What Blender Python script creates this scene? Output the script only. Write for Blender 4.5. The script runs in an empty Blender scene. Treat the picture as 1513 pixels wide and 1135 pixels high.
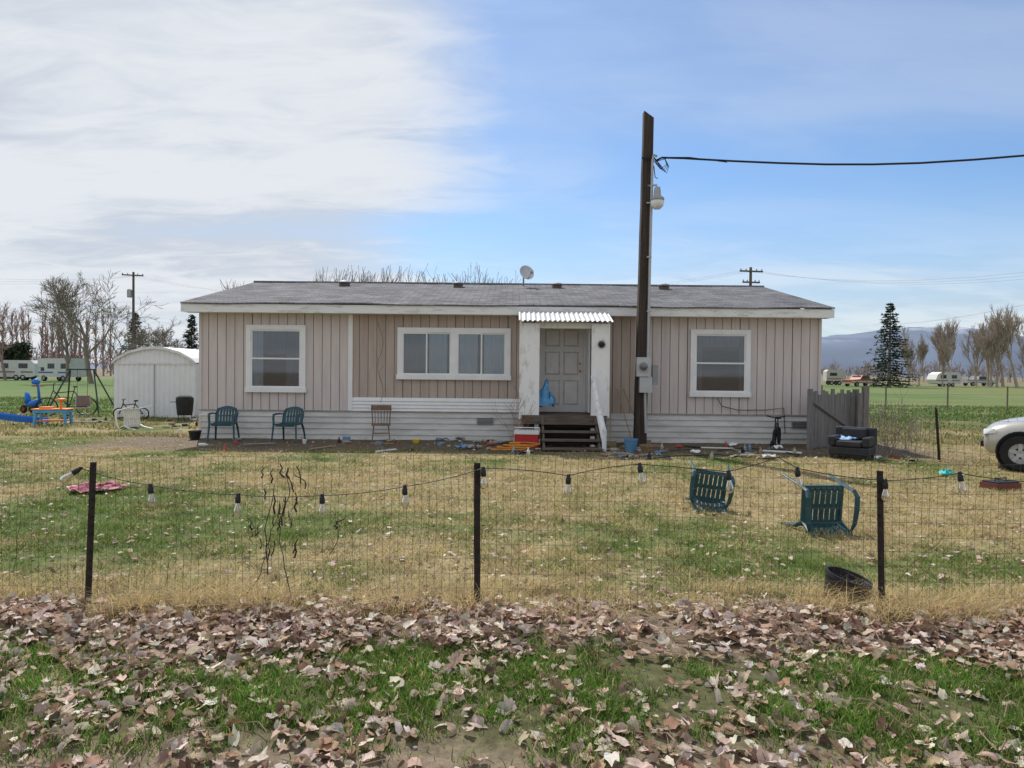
import bpy, math, random
import numpy as np
from mathutils import Vector, Matrix, Euler
rad = math.radians
random.seed(7)
rng = np.random.default_rng(7)
scene = bpy.context.scene
scene.view_settings.view_transform = 'Standard'
scene.view_settings.look = 'None'
scene.view_settings.exposure = 0

# ------------------------------------------------------------------ camera
F = 1080.0
CAM = Vector((0, 0, 1.6))
RC = (Matrix.Rotation(rad(90 - 0.93), 3, 'X') @ Matrix.Rotation(rad(0.55), 3, 'Z'))
cd = bpy.data.cameras.new("camera")
cam = bpy.data.objects.new("camera", cd)
scene.collection.objects.link(cam)
cam.location = CAM
cam.rotation_euler = RC.to_euler()
cd.sensor_width = 36
cd.lens = 36 * F / 1513
cd.clip_start = 0.05
cd.clip_end = 12000
scene.camera = cam

def P(px, py, Y):
    d = RC @ Vector((px - 756.5, -(py - 567.5), -F))
    return CAM + d * (Y / d.y)
def G(px, py, z=0.0):
    d = RC @ Vector((px - 756.5, -(py - 567.5), -F))
    return CAM + d * ((z - 1.6) / d.z)

# ------------------------------------------------------------------ materials
MATS = {}
def mat(name, col, rough=.7, var=.15, scale=5, bump=0.0, bscale=None, col2=None, metal=0,
        stretch=(1, 1, 1), spec=.3, coat=0, r0=.32, r1=.68):
    if name in MATS: return MATS[name]
    m = bpy.data.materials.new(name); m.use_nodes = True
    nt = m.node_tree; N = nt.nodes; L = nt.links
    b = N['Principled BSDF']
    b.inputs['Roughness'].default_value = rough
    b.inputs['Metallic'].default_value = metal
    b.inputs['Specular IOR Level'].default_value = spec
    b.inputs['Coat Weight'].default_value = coat
    tc = N.new('ShaderNodeTexCoord'); mp = N.new('ShaderNodeMapping')
    mp.inputs['Scale'].default_value = stretch
    L.new(tc.outputs['Object'], mp.inputs[0])
    n = N.new('ShaderNodeTexNoise'); n.inputs['Scale'].default_value = scale
    n.inputs['Detail'].default_value = 7; n.inputs['Roughness'].default_value = .65
    L.new(mp.outputs[0], n.inputs['Vector'])
    r = N.new('ShaderNodeValToRGB')
    r.color_ramp.elements[0].position = r0; r.color_ramp.elements[1].position = r1
    c1 = [c * (1 - var) for c in col]
    c2 = list(col2) if col2 else [min(1, c * (1 + var)) for c in col]
    r.color_ramp.elements[0].color = (*c1, 1); r.color_ramp.elements[1].color = (*c2, 1)
    L.new(n.outputs['Fac'], r.inputs[0]); L.new(r.outputs[0], b.inputs['Base Color'])
    if bump:
        n2 = N.new('ShaderNodeTexNoise'); n2.inputs['Scale'].default_value = bscale or scale * 6
        n2.inputs['Detail'].default_value = 4
        L.new(mp.outputs[0], n2.inputs['Vector'])
        bp = N.new('ShaderNodeBump'); bp.inputs['Strength'].default_value = bump
        bp.inputs['Distance'].default_value = .01
        L.new(n2.outputs['Fac'], bp.inputs['Height']); L.new(bp.outputs[0], b.inputs['Normal'])
    MATS[name] = m
    return m

def attr_mat(name, trans=0.0, nscale=0, rough=.9, bump=0, lo=.45, hi=1.4):
    m = bpy.data.materials.new(name); m.use_nodes = True
    nt = m.node_tree; N = nt.nodes; L = nt.links
    b = N['Principled BSDF']; b.inputs['Roughness'].default_value = rough
    b.inputs['Specular IOR Level'].default_value = .15
    at = N.new('ShaderNodeAttribute'); at.attribute_name = 'Col'
    out = at.outputs['Color']
    if nscale:
        tc = N.new('ShaderNodeTexCoord')
        n = N.new('ShaderNodeTexNoise'); n.inputs['Scale'].default_value = nscale
        n.inputs['Detail'].default_value = 8; n.inputs['Roughness'].default_value = .75
        L.new(tc.outputs['Object'], n.inputs['Vector'])
        r = N.new('ShaderNodeValToRGB')
        r.color_ramp.elements[0].position = .3; r.color_ramp.elements[0].color = (lo, lo, lo * .95, 1)
        r.color_ramp.elements[1].position = .72; r.color_ramp.elements[1].color = (hi, hi, hi * .97, 1)
        L.new(n.outputs['Fac'], r.inputs[0])
        mx = N.new('ShaderNodeMix'); mx.data_type = 'RGBA'; mx.blend_type = 'MULTIPLY'
        mx.inputs[0].default_value = 1
        L.new(out, mx.inputs[6]); L.new(r.outputs[0], mx.inputs[7]); out = mx.outputs[2]
        if bump:
            bp = N.new('ShaderNodeBump'); bp.inputs['Strength'].default_value = bump
            bp.inputs['Distance'].default_value = .02
            L.new(n.outputs['Fac'], bp.inputs['Height']); L.new(bp.outputs[0], b.inputs['Normal'])
    L.new(out, b.inputs['Base Color'])
    if trans:
        t = N.new('ShaderNodeBsdfTranslucent'); L.new(out, t.inputs['Color'])
        ms = N.new('ShaderNodeMixShader'); ms.inputs[0].default_value = trans
        L.new(b.outputs[0], ms.inputs[1]); L.new(t.outputs[0], ms.inputs[2])
        L.new(ms.outputs[0], N['Material Output'].inputs[0])
    return m

def glass_mat(name, tint=(.75, .8, .82), refl=1.0, base=.10):
    m = bpy.data.materials.new(name); m.use_nodes = True
    nt = m.node_tree; N = nt.nodes; L = nt.links
    N.remove(N['Principled BSDF'])
    g = N.new('ShaderNodeBsdfGlossy'); g.inputs['Roughness'].default_value = .03
    t = N.new('ShaderNodeBsdfTransparent'); t.inputs[0].default_value = (*tint, 1)
    lw = N.new('ShaderNodeLayerWeight'); lw.inputs['Blend'].default_value = .35
    ma = N.new('ShaderNodeMath'); ma.operation = 'MULTIPLY_ADD'
    ma.inputs[1].default_value = refl; ma.inputs[2].default_value = base
    L.new(lw.outputs['Fresnel'], ma.inputs[0])
    ms = N.new('ShaderNodeMixShader'); L.new(ma.outputs[0], ms.inputs[0])
    L.new(t.outputs[0], ms.inputs[1]); L.new(g.outputs[0], ms.inputs[2])
    L.new(ms.outputs[0], N['Material Output'].inputs[0])
    return m

# ------------------------------------------------------------------ mesh builder
class MB:
    def __init__(s): s.v = []; s.f = []; s.m = []
    def add(s, vs, fs, mi=0):
        o = len(s.v); s.v += [tuple(v) for v in vs]
        for f in fs: s.f.append(tuple(i + o for i in f)); s.m.append(mi)
    def bx(s, x0, x1, y0, y1, z0, z1, mi=0, M=None):
        vs = [Vector((x, y, z)) for x in (x0, x1) for y in (y0, y1) for z in (z0, z1)]
        if M is not None: vs = [M @ v for v in vs]
        s.add(vs, [(0, 1, 3, 2), (4, 6, 7, 5), (0, 4, 5, 1), (2, 3, 7, 6), (0, 2, 6, 4), (1, 5, 7, 3)], mi)
    def tube(s, pts, r, n=6, mi=0, cap=True, flat=None):
        pts = [Vector(p) for p in pts]; k = len(pts)
        if not hasattr(r, '__len__'): r = [r] * k
        vs = []; u = None
        for i in range(k):
            t = (pts[min(i + 1, k - 1)] - pts[max(i - 1, 0)])
            if t.length < 1e-9: t = Vector((0, 0, 1))
            t.normalize()
            if u is None:
                u = t.cross(Vector((0, 0, 1)) if abs(t.z) < .9 else Vector((1, 0, 0))).normalized()
            else:
                u = (u - t * u.dot(t))
                if u.length < 1e-6: u = t.orthogonal()
                u.normalize()
            w = t.cross(u)
            for j in range(n):
                a = 2 * math.pi * j / n
                vs.append(pts[i] + (u * math.cos(a) + w * math.sin(a) * (flat or 1)) * r[i])
        fs = [(i * n + j, i * n + (j + 1) % n, (i + 1) * n + (j + 1) % n, (i + 1) * n + j)
              for i in range(k - 1) for j in range(n)]
        if cap and n > 2:
            fs.append(tuple(range(n))[::-1]); fs.append(tuple((k - 1) * n + j for j in range(n)))
        s.add(vs, fs, mi)
    def lathe(s, prof, c, n=16, mi=0, axis='Z', M=None):
        vs = []
        for r, z in prof:
            for j in range(n):
                a = 2 * math.pi * j / n
                p = (r * math.cos(a), r * math.sin(a), z)
                if axis == 'Y': p = (p[0], z, p[1])
                if axis == 'X': p = (z, p[0], p[1])
                p = Vector(p)
                if M is not None: p = M @ p
                vs.append(p + Vector(c))
        k = len(prof)
        s.add(vs, [(i * n + j, i * n + (j + 1) % n, (i + 1) * n + (j + 1) % n, (i + 1) * n + j)
                   for i in range(k - 1) for j in range(n)], mi)
    def extr(s, prof, y0, y1, mi=0):
        n = len(prof)
        vs = [(x, y0, z) for x, z in prof] + [(x, y1, z) for x, z in prof]
        fs = [(i, (i + 1) % n, n + (i + 1) % n, n + i) for i in range(n)]
        fs += [tuple(range(n))[::-1], tuple(range(n, 2 * n))]
        s.add(vs, fs, mi)
    def loft(s, secs, mi=0, closed=False, cap=True):
        n = len(secs[0]); vs = [p for q in secs for p in q]
        rngj = range(n if closed else n - 1)
        fs = [(i * n + j, i * n + (j + 1) % n, (i + 1) * n + (j + 1) % n, (i + 1) * n + j)
              for i in range(len(secs) - 1) for j in rngj]
        if cap:
            fs.append(tuple(range(n))[::-1]); fs.append(tuple((len(secs) - 1) * n + j for j in range(n)))
        s.add(vs, fs, mi)
    def obj(s, name, mats, parent=None, smooth=False, M=None, bevel=0):
        me = bpy.data.meshes.new(name)
        me.from_pydata(s.v, [], s.f)
        for m in (mats if isinstance(mats, (list, tuple)) else [mats]): me.materials.append(m)
        me.polygons.foreach_set('material_index', s.m)
        if smooth: me.polygons.foreach_set('use_smooth', [True] * len(s.f))
        me.update()
        o = bpy.data.objects.new(name, me); scene.collection.objects.link(o)
        if M is not None: o.matrix_world = M
        if parent: o.parent = parent
        if bevel:
            b = o.modifiers.new('b', 'BEVEL'); b.width = bevel; b.segments = 2; b.limit_method = 'ANGLE'
        return o

def empty(name, loc=(0, 0, 0)):
    e = bpy.data.objects.new(name, None); scene.collection.objects.link(e); e.location = loc
    e.empty_display_size = .2
    return e
def TR(loc, rz=0, rx=0, ry=0, s=1):
    return Matrix.Translation(Vector(loc)) @ Euler((rad(rx), rad(ry), rad(rz)), 'XYZ').to_matrix().to_4x4() @ Matrix.Scale(s, 4)
def dup(o, name, M):
    c = bpy.data.objects.new(name, o.data); scene.collection.objects.link(c); c.matrix_world = M
    return c
def npmesh(name, V, Fc, C, m, smooth=False):
    me = bpy.data.meshes.new(name)
    V = np.asarray(V, np.float32); Fc = np.asarray(Fc, np.int32); k = Fc.shape[1]
    me.vertices.add(len(V)); me.vertices.foreach_set('co', V.ravel())
    me.loops.add(Fc.size); me.loops.foreach_set('vertex_index', Fc.ravel())
    me.polygons.add(len(Fc)); me.polygons.foreach_set('loop_start', np.arange(len(Fc), dtype=np.int32) * k)
    try: me.polygons.foreach_set('loop_total', np.full(len(Fc), k, np.int32))
    except Exception: pass
    me.update(calc_edges=True)
    if C is not None:
        ca = me.color_attributes.new('Col', 'FLOAT_COLOR', 'POINT')
        C4 = np.ones((len(V), 4), np.float32); C4[:, :3] = C
        ca.data.foreach_set('color', C4.ravel())
    if smooth: me.polygons.foreach_set('use_smooth', np.ones(len(Fc), bool))
    me.materials.append(m)
    o = bpy.data.objects.new(name, me); scene.collection.objects.link(o)
    return o

# ------------------------------------------------------------------ noise
_tab = np.random.default_rng(3).random((256, 256))
def vn(x, y, s, k=0):
    x = np.asarray(x) / s + 37.3 * k + 1000; y = np.asarray(y) / s + 17.9 * k + 1000
    xi = np.floor(x).astype(int); yi = np.floor(y).astype(int)
    fx = x - xi; fy = y - yi; fx = fx * fx * (3 - 2 * fx); fy = fy * fy * (3 - 2 * fy)
    a = _tab[xi % 256, yi % 256]; b = _tab[(xi + 1) % 256, yi % 256]
    c = _tab[xi % 256, (yi + 1) % 256]; d = _tab[(xi + 1) % 256, (yi + 1) % 256]
    return (a * (1 - fx) + b * fx) * (1 - fy) + (c * (1 - fx) + d * fx) * fy
def fbm(x, y, s, k=0):
    return (vn(x, y, s, k) + .5 * vn(x, y, s / 2.1, k + 1) + .25 * vn(x, y, s / 4.3, k + 2) + .15 * vn(x, y, s / 9, k + 3)) / 1.9
def sst(a, b, x):
    t = np.clip((x - a) / (b - a), 0, 1); return t * t * (3 - 2 * t)
def gauss(x, y, cx, cy, sx, sy): return np.exp(-((x - cx) / sx) ** 2 - ((y - cy) / sy) ** 2)

STRAW = np.array([.47, .375, .20]); GREEN = np.array([.125, .185, .04])
DIRT_SHADE = np.array([.15, .115, .085]); LEAFG = np.array([.20, .145, .105])  # dirt by the house, tone lowered to include the shadow strip there
def greenness(x, y):
    n = .65 * fbm(x, y, 1.5, 1) + .35 * fbm(x, y, .32, 15)
    g = n + .16 * gauss(x, y, 1.0, 6.3, 1.6, 1.4) + .12 * gauss(x, y, -5, 8, 2.5, 2.5) \
        - .12 * gauss(x, y, 3.5, 8, 3, 2.5) - .08 * gauss(x, y, 0, 10, 3, 2) + .2 * sst(18, 26, y)
    return sst(.38, .74, g)
def dirt_shade_mask(x, y):
    return sst(13.3, 15.2, y + 1.6 * (fbm(x, y, 1.1, 4) - .5)) * (1 - sst(17.5, 19, y)) * (1 - sst(8.3, 9.8, np.abs(x)))  # bare dirt together with the painted shadow strip before the house
def fenceedge(x, y): return .42 * (fbm(x, y, .8, 12) - .5) + .22 * (fbm(x, y, .22, 16) - .5)
def hgt(x, y):
    h = .035 * np.exp(-((y - 4.6) / .4) ** 2) + .04 * (fbm(x, y, 1.1, 9) - .5) * sst(2, 4, y)
    h = h - .05 * sst(3.6, 2.6, y)
    far = sst(60, 400, np.hypot(x, y))
    return h * (1 - far)
def gcol(x, y):
    g = greenness(x, y)[..., None]
    c = STRAW * (1 - g) + GREEN * g
    c = c * .62
    d = dirt_shade_mask(x, y)[..., None]
    c = c * (1 - d * .92) + DIRT_SHADE * d * .92
    f = sst(24, 32, y)[..., None]
    n = sst(.35, .65, .6 * fbm(x, y, 22, 6) + .4 * fbm(x, y, 4, 8))[..., None]
    fc = np.array([.095, .16, .045]) * (1 - .45 * n) + np.array([.24, .21, .10]) * .45 * n
    c = c * (1 - f) + fc * f
    f2 = sst(90, 180, y)[..., None]
    c = c * (1 - f2) + np.array([.2, .17, .11]) * f2
    w = fenceedge(x, y)
    l = (1 - sst(4.75, 5.1, y + w))[..., None]
    c = c * (1 - l) + LEAFG * l
    v = ((1 - sst(3.95, 4.25, y + w)))[..., None]
    c = c * (1 - v) + np.array([.10, .10, .045]) * v
    b = (1 - sst(2.95, 3.3, y + w - .12 * sst(0, -2, x)))[..., None]
    c = c * (1 - b) + np.array([.22, .17, .125]) * b
    return c

# ------------------------------------------------------------------ ground
def axis(lo, hi, step, far, gr=1.25):
    a = list(np.arange(lo, hi + 1e-6, step)); s = step; x = a[-1]; r = []
    while x < far: s *= gr; x += s; r.append(x)
    return a, r
a, r = axis(-11, 11, .1, 6000, 1.15); xs = np.array([-v for v in r[::-1]] + a + r)
a, r = axis(1.5, 18, .09, 6000, 1.08); l = [1.5 - q for q in (.5, 1.2, 3, 7, 15, 40, 120, 400)][::-1]
ys = np.array(l + a + r)
X, Y = np.meshgrid(xs, ys, indexing='ij')
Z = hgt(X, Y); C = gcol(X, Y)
nx, ny = X.shape
idx = np.arange(nx * ny).reshape(nx, ny)
Fc = np.stack([idx[:-1, :-1], idx[1:, :-1], idx[1:, 1:], idx[:-1, 1:]], -1).reshape(-1, 4)
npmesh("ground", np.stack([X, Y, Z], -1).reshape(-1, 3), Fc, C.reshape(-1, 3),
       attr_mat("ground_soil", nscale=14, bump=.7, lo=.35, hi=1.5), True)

# ------------------------------------------------------------------ grass
def blades(name, x, y, h, w, lean, col, m, seg2=False):
    n = len(x); z = hgt(x, y) - .004
    a = rng.random(n) * 2 * np.pi; la = rng.random(n) * 2 * np.pi
    dx = np.cos(a) * w / 2; dy = np.sin(a) * w / 2
    lx = np.cos(la) * lean * h; ly = np.sin(la) * lean * h
    b0 = np.stack([x - dx, y - dy, z], -1); b1 = np.stack([x + dx, y + dy, z], -1)
    if not seg2:
        t = np.stack([x + lx, y + ly, z + h], -1)
        V = np.stack([b0, b1, t], 1).reshape(-1, 3); Fc = np.arange(3 * n).reshape(n, 3)
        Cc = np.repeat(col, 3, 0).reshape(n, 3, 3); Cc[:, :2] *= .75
    else:
        hm = h * .6
        m0 = np.stack([x - dx * .8 + lx * .3, y - dy * .8 + ly * .3, z + hm], -1)
        m1 = np.stack([x + dx * .8 + lx * .3, y + dy * .8 + ly * .3, z + hm], -1)
        t = np.stack([x + lx, y + ly, z + h * .92], -1)
        V = np.stack([b0, b1, m1, m0, t], 1).reshape(-1, 3); o = np.arange(n)[:, None] * 5
        Fc = np.concatenate([o + [0, 1, 2], o + [0, 2, 3], o + [3, 2, 4]])
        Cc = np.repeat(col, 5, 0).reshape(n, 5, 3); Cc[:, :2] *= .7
    return npmesh(name, V, Fc, Cc.reshape(-1, 3), m)
gm = attr_mat("grass_blade", trans=.4)
def vary(c, n, s=.25):
    return c * (1 + s * (rng.random((n, 1)) * 2 - 1)) * (1 + .08 * (rng.random((n, 3)) * 2 - 1))
n = 360000
y = 4.8 + (1 - (1 - rng.random(n)) ** .62) * 13.5
x = (rng.random(n) * 2 - 1) * (.76 * y + 1.2)
keep = ~((y > 16.95) & (np.abs(x) < 7.3)); x = x[keep]; y = y[keep]
th = .4 * fbm(x, y, .5, 20) + .6 * fbm(x, y, .15, 24)
keep = rng.random(len(x)) < sst(.36, .58, th) * .88 + .12
keep &= ~(rng.random(len(x)) < dirt_shade_mask(x, y) * .93); x = x[keep]; y = y[keep]; n = len(x)
g = greenness(x, y)
isg = rng.random(n) < (.10 + .78 * g)
tone = (.5 + 1.0 * fbm(x, y, .2, 90))[:, None]
col = np.where(isg[:, None], vary(GREEN * 1.3, n, .4), vary(STRAW * 1.2, n, .4)) * tone
h = (.015 + .05 * rng.random(n)) * (.2 + 1.6 * fbm(x, y, .26, 30)) * np.where(isg, 1.0, .95)
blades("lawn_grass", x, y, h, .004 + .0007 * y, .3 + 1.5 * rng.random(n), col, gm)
# rougher field grass beyond the house line
n = 90000
y = 17 + 22 * rng.random(n) ** 1.2; x = (rng.random(n) * 2 - 1) * (.78 * y + 2)
keep = (np.abs(x) > 7.5) & (fbm(x, y, 1.2, 33) > .38); x = x[keep]; y = y[keep]; n = len(x)
isg = rng.random(n) < .35 + .55 * sst(20, 28, y)
blades("field_grass", x, y, .04 + .09 * rng.random(n), .02 + .0007 * y, .3 + .8 * rng.random(n), np.where(isg[:, None], vary(np.array([.12, .20, .05]), n, .35), vary(STRAW * .95, n, .3)), gm)
# verge
n = 170000
y = 2.5 + 1.95 * rng.random(n); x = (rng.random(n) * 2 - 1) * (.76 * y + 1.2)
d = .6 * fbm(x, y, .5, 41) + .4 * fbm(x, y, .15, 44)
dens = sst(.36, .58, d) * sst(2.85, 3.3, y + .5 * (fbm(x, y, .8, 12) - .5)) * (1 - sst(3.9, 4.35, y + fenceedge(x, y))) * (.5 + .5 * sst(-2.3, -.8, x)) + .02
keep = rng.random(n) < dens; x = x[keep]; y = y[keep]; n = len(x)
col = np.where((rng.random(n) < .86)[:, None], vary(np.array([.13, .24, .04]), n, .45), vary(STRAW * 1.1, n)) * (.6 + .8 * fbm(x, y, .2, 91))[:, None]
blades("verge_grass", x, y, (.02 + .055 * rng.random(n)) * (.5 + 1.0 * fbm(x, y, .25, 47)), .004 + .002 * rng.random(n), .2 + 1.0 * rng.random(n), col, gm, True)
# dry tufts along the fence
keyx = [P(q, 900, 5).x for q in (215, 240, 300, 330, 370, 400, 430, 540, 590, 690, 1190, 1215, 1270, 1290, 1330, 1370, 1400, 1440, 1480, 30)]
na = 260
cx = np.concatenate([rng.uniform(-5.5, 5.5, na), np.repeat(keyx, 6)])
cy = np.concatenate([rng.uniform(4.55, 5.4, na), rng.uniform(4.6, 5.0, len(keyx) * 6)])
big = np.concatenate([rng.uniform(.35, 1.15, na), rng.uniform(1.0, 1.7, len(keyx) * 6)])
k = 60
x = np.repeat(cx, k) + rng.normal(0, .07, len(cx) * k); y = np.repeat(cy, k) + rng.normal(0, .06, len(cx) * k)
n = len(x)
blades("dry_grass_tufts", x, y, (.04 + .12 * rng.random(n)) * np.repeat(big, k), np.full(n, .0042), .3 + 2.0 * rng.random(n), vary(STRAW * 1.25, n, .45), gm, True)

# ------------------------------------------------------------------ fallen leaves
def leaves(name, x, y, zoff, size, tiltmax, m):
    n = len(x); ang = np.array([0, .5, .95, 1.5, 2.1, 2.75, 3.14, 3.53, 4.18, 4.78, 5.33, 5.78])
    rr = np.array([1.3, .80, .96, .86, 1.0, .90, .55, .90, 1.0, .86, .96, .80])
    tx = np.concatenate([[0], rr * np.cos(ang)]); ty = np.concatenate([[0], rr * np.sin(ang) * .82])
    k = len(tx)
    curl = rng.uniform(-.3, 1.1, n)[:, None]; curl2 = rng.uniform(-.5, .6, n)[:, None]
    jit = 1 + rng.uniform(-.2, .16, (n, k))
    vx = tx[None] * size[:, None] * jit; vy = ty[None] * size[:, None] * jit * (1 - .25 * np.abs(curl))
    vz = (curl * (ty ** 2)[None] + curl2 * (tx ** 2)[None] * .6 + rng.uniform(-.14, .14, (n, k))) * size[:, None]
    a = rng.random(n) * 2 * np.pi; t = rng.random(n) ** 1.5 * tiltmax; b = rng.random(n) * 2 * np.pi
    ca, sa = np.cos(a)[:, None], np.sin(a)[:, None]
    vx, vy = vx * ca - vy * sa, vx * sa + vy * ca
    ct, st = np.cos(t)[:, None], np.sin(t)[:, None]
    vy, vz = vy * ct - vz * st, vy * st + vz * ct
    cb, sb = np.cos(b)[:, None], np.sin(b)[:, None]
    vx, vy = vx * cb - vy * sb, vx * sb + vy * cb
    V = np.stack([vx + x[:, None], vy + y[:, None], vz + (hgt(x, y) + zoff)[:, None]], -1)
    o = np.arange(n)[:, None] * k
    Fc = np.concatenate([o + [0, i, i % (k - 1) + 1] for i in range(1, k)])
    pal = np.array([[.52, .39, .32], [.64, .52, .45], [.36, .23, .165], [.17, .10, .07], [.76, .66, .59], [.46, .32, .21]])
    pi = rng.choice(6, n, p=[.26, .24, .17, .11, .14, .08])
    C = vary(pal[pi], n, .22)
    Cc = np.repeat(C, k, 0).reshape(n, k, 3) * (1 + rng.uniform(-.18, .12, (n, k, 1)))
    return npmesh(name, V.reshape(-1, 3), Fc, np.clip(Cc, 0, .85).reshape(-1, 3), m)
lm = attr_mat("dead_leaf", trans=.3, nscale=60, rough=.6, lo=.7, hi=1.2)
n = 32000
y = 2.3 + 3.3 * rng.random(n); x = (rng.random(n) * 2 - 1) * (.76 * y + 1.3)
w = fenceedge(x, y)
band = sst(3.85, 4.25, y + w) * (1 - sst(4.75, 5.1, y + w))
patch = .5 * fbm(x, y, .5, 51) + .5 * fbm(x, y, .18, 55)
sc = sst(.42, .62, patch) * .30 * (1 - sst(5.0, 5.2, y)) + .04
sc = sc * (1 + 1.0 * sst(-.3, -2.3, x))
keep = rng.random(n) < np.clip(band * (.18 + .5 * sst(.36, .56, patch)) + sc, 0, 1) * np.where(y > 5.05, .4, 1)
x, y, band = x[keep], y[keep], band[keep]; n = len(x)
leaves("fallen_leaves", x, y, .012 + band * rng.random(n) * .06 + (y < 4.1) * .02 * rng.random(n), .014 + .034 * rng.random(n) ** 1.2, 1.1, lm)
n = 2800
y = 5.0 + 11 * rng.random(n) ** 1.4; x = (rng.random(n) * 2 - 1) * (.76 * y + 1)
leaves("scattered_leaves", x, y, .028 + 0 * x, rng.uniform(.014, .036, n), .6, lm)
mb = MB()
for i in range(420):
    if i < 210: gx, gy = random.uniform(-8, 8), random.uniform(14.2, 16.8)
    else: gx, gy = random.uniform(-4, 4), random.uniform(2.8, 5.2)
    a = random.uniform(0, 6.3); L = random.uniform(.05, .25)
    z = float(hgt(np.array(gx), np.array(gy))) + .03 + random.random() * .04
    mb.tube([(gx, gy, z), (gx + L * .5 * math.cos(a), gy + L * .5 * math.sin(a), z + random.uniform(0, .03)),
             (gx + L * math.cos(a + .3), gy + L * math.sin(a + .3), z)], random.uniform(.0015, .004), 4)
mb.obj("fallen_twigs", mat("twig", (.25, .18, .13), .9))
mb = MB()
for i in range(420):
    gx, gy = random.uniform(-3.5, 3.5), random.uniform(2.5, 4.2)
    r = random.uniform(.004, .014); z = float(hgt(np.array(gx), np.array(gy)))
    mb.lathe([(0, -r), (r, -r * .3), (r * .9, r * .4), (0, r * .8)], (gx, gy, z + r * .3), 6)
mb.obj("gravel", mat("pebble", (.3, .27, .25), .9, .4, 30))

# ------------------------------------------------------------------ colours
white = mat("white_paint", (.80, .80, .80), .6, .06, 3, .1, 20)
peel = mat("peeling_white_paint", (.58, .55, .51), .7, .25, 6, .3, 25, col2=(.80, .80, .80), stretch=(1.5, 1.5, .6), r0=.27, r1=.46)
sid1 = mat("siding_pale", (.615, .545, .52), .75, .09, 2.2, .3, 40, stretch=(3, 3, .35))
sid2 = mat("siding_tan", (.46, .375, .325), .75, .13, 2.2, .3, 40, stretch=(3, 3, .35))
groove = mat("siding_groove", (.25, .21, .19), .9, .2, 4)
skirtm = mat("skirting", (.62, .60, .56), .7, .18, 2.5, .1, col2=(.72, .71, .69), stretch=(.6, 1, 2))
dark = mat("dark_void", (.02, .02, .022), .9)
roomdark = mat("room_dark", (.05, .055, .07), .9)
black = mat("black_plastic", (.02, .02, .022), .5)
glass = glass_mat("window_glass", refl=1.0, base=.09)
curt = mat("curtain", (.46, .52, .60), .9, .12, 3, stretch=(6, 1, .3))
curtd = mat("curtain_grey", (.20, .22, .27), .9, .2, 3, stretch=(6, 1, .3))
oldwood = mat("weathered_wood", (.20, .19, .18), .9, .3, 3, .5, 30, stretch=(8, 8, .6))
polewood = mat("creosote_pole", (.055, .042, .034), .85, .5, 3, .6, 30, stretch=(8, 8, .4))
stepwood = mat("step_wood", (.13, .10, .08), .85, .35, 4, .3, stretch=(.6, 5, 5))
greym = mat("grey_metal", (.42, .43, .44), .5, .1, 4, metal=.3)
steel = mat("galvanised_wire", (.075, .07, .065), .6, .25, 20, metal=.3)
tealp = mat("dark_green_plastic", (.012, .065, .08), .45, .3, 4, spec=.5)
redp = mat("red_plastic", (.45, .03, .03), .5)
bluep = mat("blue_plastic", (.03, .17, .55), .45)
orangep = mat("orange_plastic", (.75, .22, .03), .5)
yelp = mat("yellow_plastic", (.75, .50, .05), .5)
rubber = mat("rubber", (.02, .02, .02), .85)
bark = mat("bare_bark", (.24, .20, .17), .95, .25, 2)
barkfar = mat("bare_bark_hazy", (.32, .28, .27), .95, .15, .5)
barkred = mat("reddish_twigs", (.32, .22, .20), .95, .15, .5)

# ------------------------------------------------------------------ house
HY = 17.0
house = empty("mobile_home", (0, HY, 0))
def child(mb, name, mats, **k):
    o = mb.obj(name, mats, **k); o.parent = house
    o.matrix_parent_inverse = Matrix.Translation((0, -HY, 0)); return o
XL, XR = -7.26, 7.16
EZ = 2.93
def siding(name, x0, x1, z0, z1, m, pitch=.203, yoff=0):
    mb = MB(); x = x0; k = 0
    segs = []; prev = x0
    x = x0 + pitch
    while x < x1 - .03:
        g = .007 if k % 6 != 5 else .012
        segs.append((prev, x - g)); segs.append((x - g, x + g, 1)); prev = x + g; x += pitch; k += 1
    segs.append((prev, x1))
    for s in segs:
        if len(s) == 2: mb.add([(s[0], HY, z0), (s[1], HY, z0), (s[1], HY, z1), (s[0], HY, z1)], [(0, 1, 2, 3)], 0)
        else:
            a, b = s[0], s[1]; d = .014
            mb.add([(a, HY, z0), (a + .003, HY + d, z0), (b - .003, HY + d, z0), (b, HY, z0), (a, HY, z1), (a + .003, HY + d, z1), (b - .003, HY + d, z1), (b, HY, z1)],
                   [(0, 1, 5, 4), (1, 2, 6, 5), (2, 3, 7, 6)], 1)
    return child(mb, name, [m, groove])
xs1 = P(518, 540, HY).x; xs2 = P(770, 540, HY).x; xs3 = P(897, 540, HY).x; xs3b = P(938, 540, HY).x
siding("wall_siding_left", XL, xs1, .66, EZ, sid1)
siding("wall_siding_centre", xs1, xs3b, .66, EZ, sid2)
siding("wall_siding_right", xs3b, XR, .66, EZ, sid1)
mb = MB()
for x in (XL, XR):
    mb.add([(x, HY, 0), (x, HY + 8.6, 0), (x, HY + 8.6, EZ), (x, HY + 4.3, 4.05), (x, HY, EZ)], [(0, 1, 2, 3, 4)])
mb.add([(XL, HY + 8.6, 0), (XR, HY + 8.6, 0), (XR, HY + 8.6, EZ), (XL, HY + 8.6, EZ)], [(0, 1, 2, 3)])
child(mb, "gable_end_walls", sid1)
roofm = mat("asphalt_shingle", (.15, .15, .16), .9, .25, 1.3)
nt = roofm.node_tree; N = nt.nodes; L = nt.links
N['Principled BSDF'].inputs['Specular IOR Level'].default_value = .1
br = N.new('ShaderNodeTexBrick'); br.inputs['Scale'].default_value = 1
br.inputs['Brick Width'].default_value = .32; br.inputs['Row Height'].default_value = .14
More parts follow.
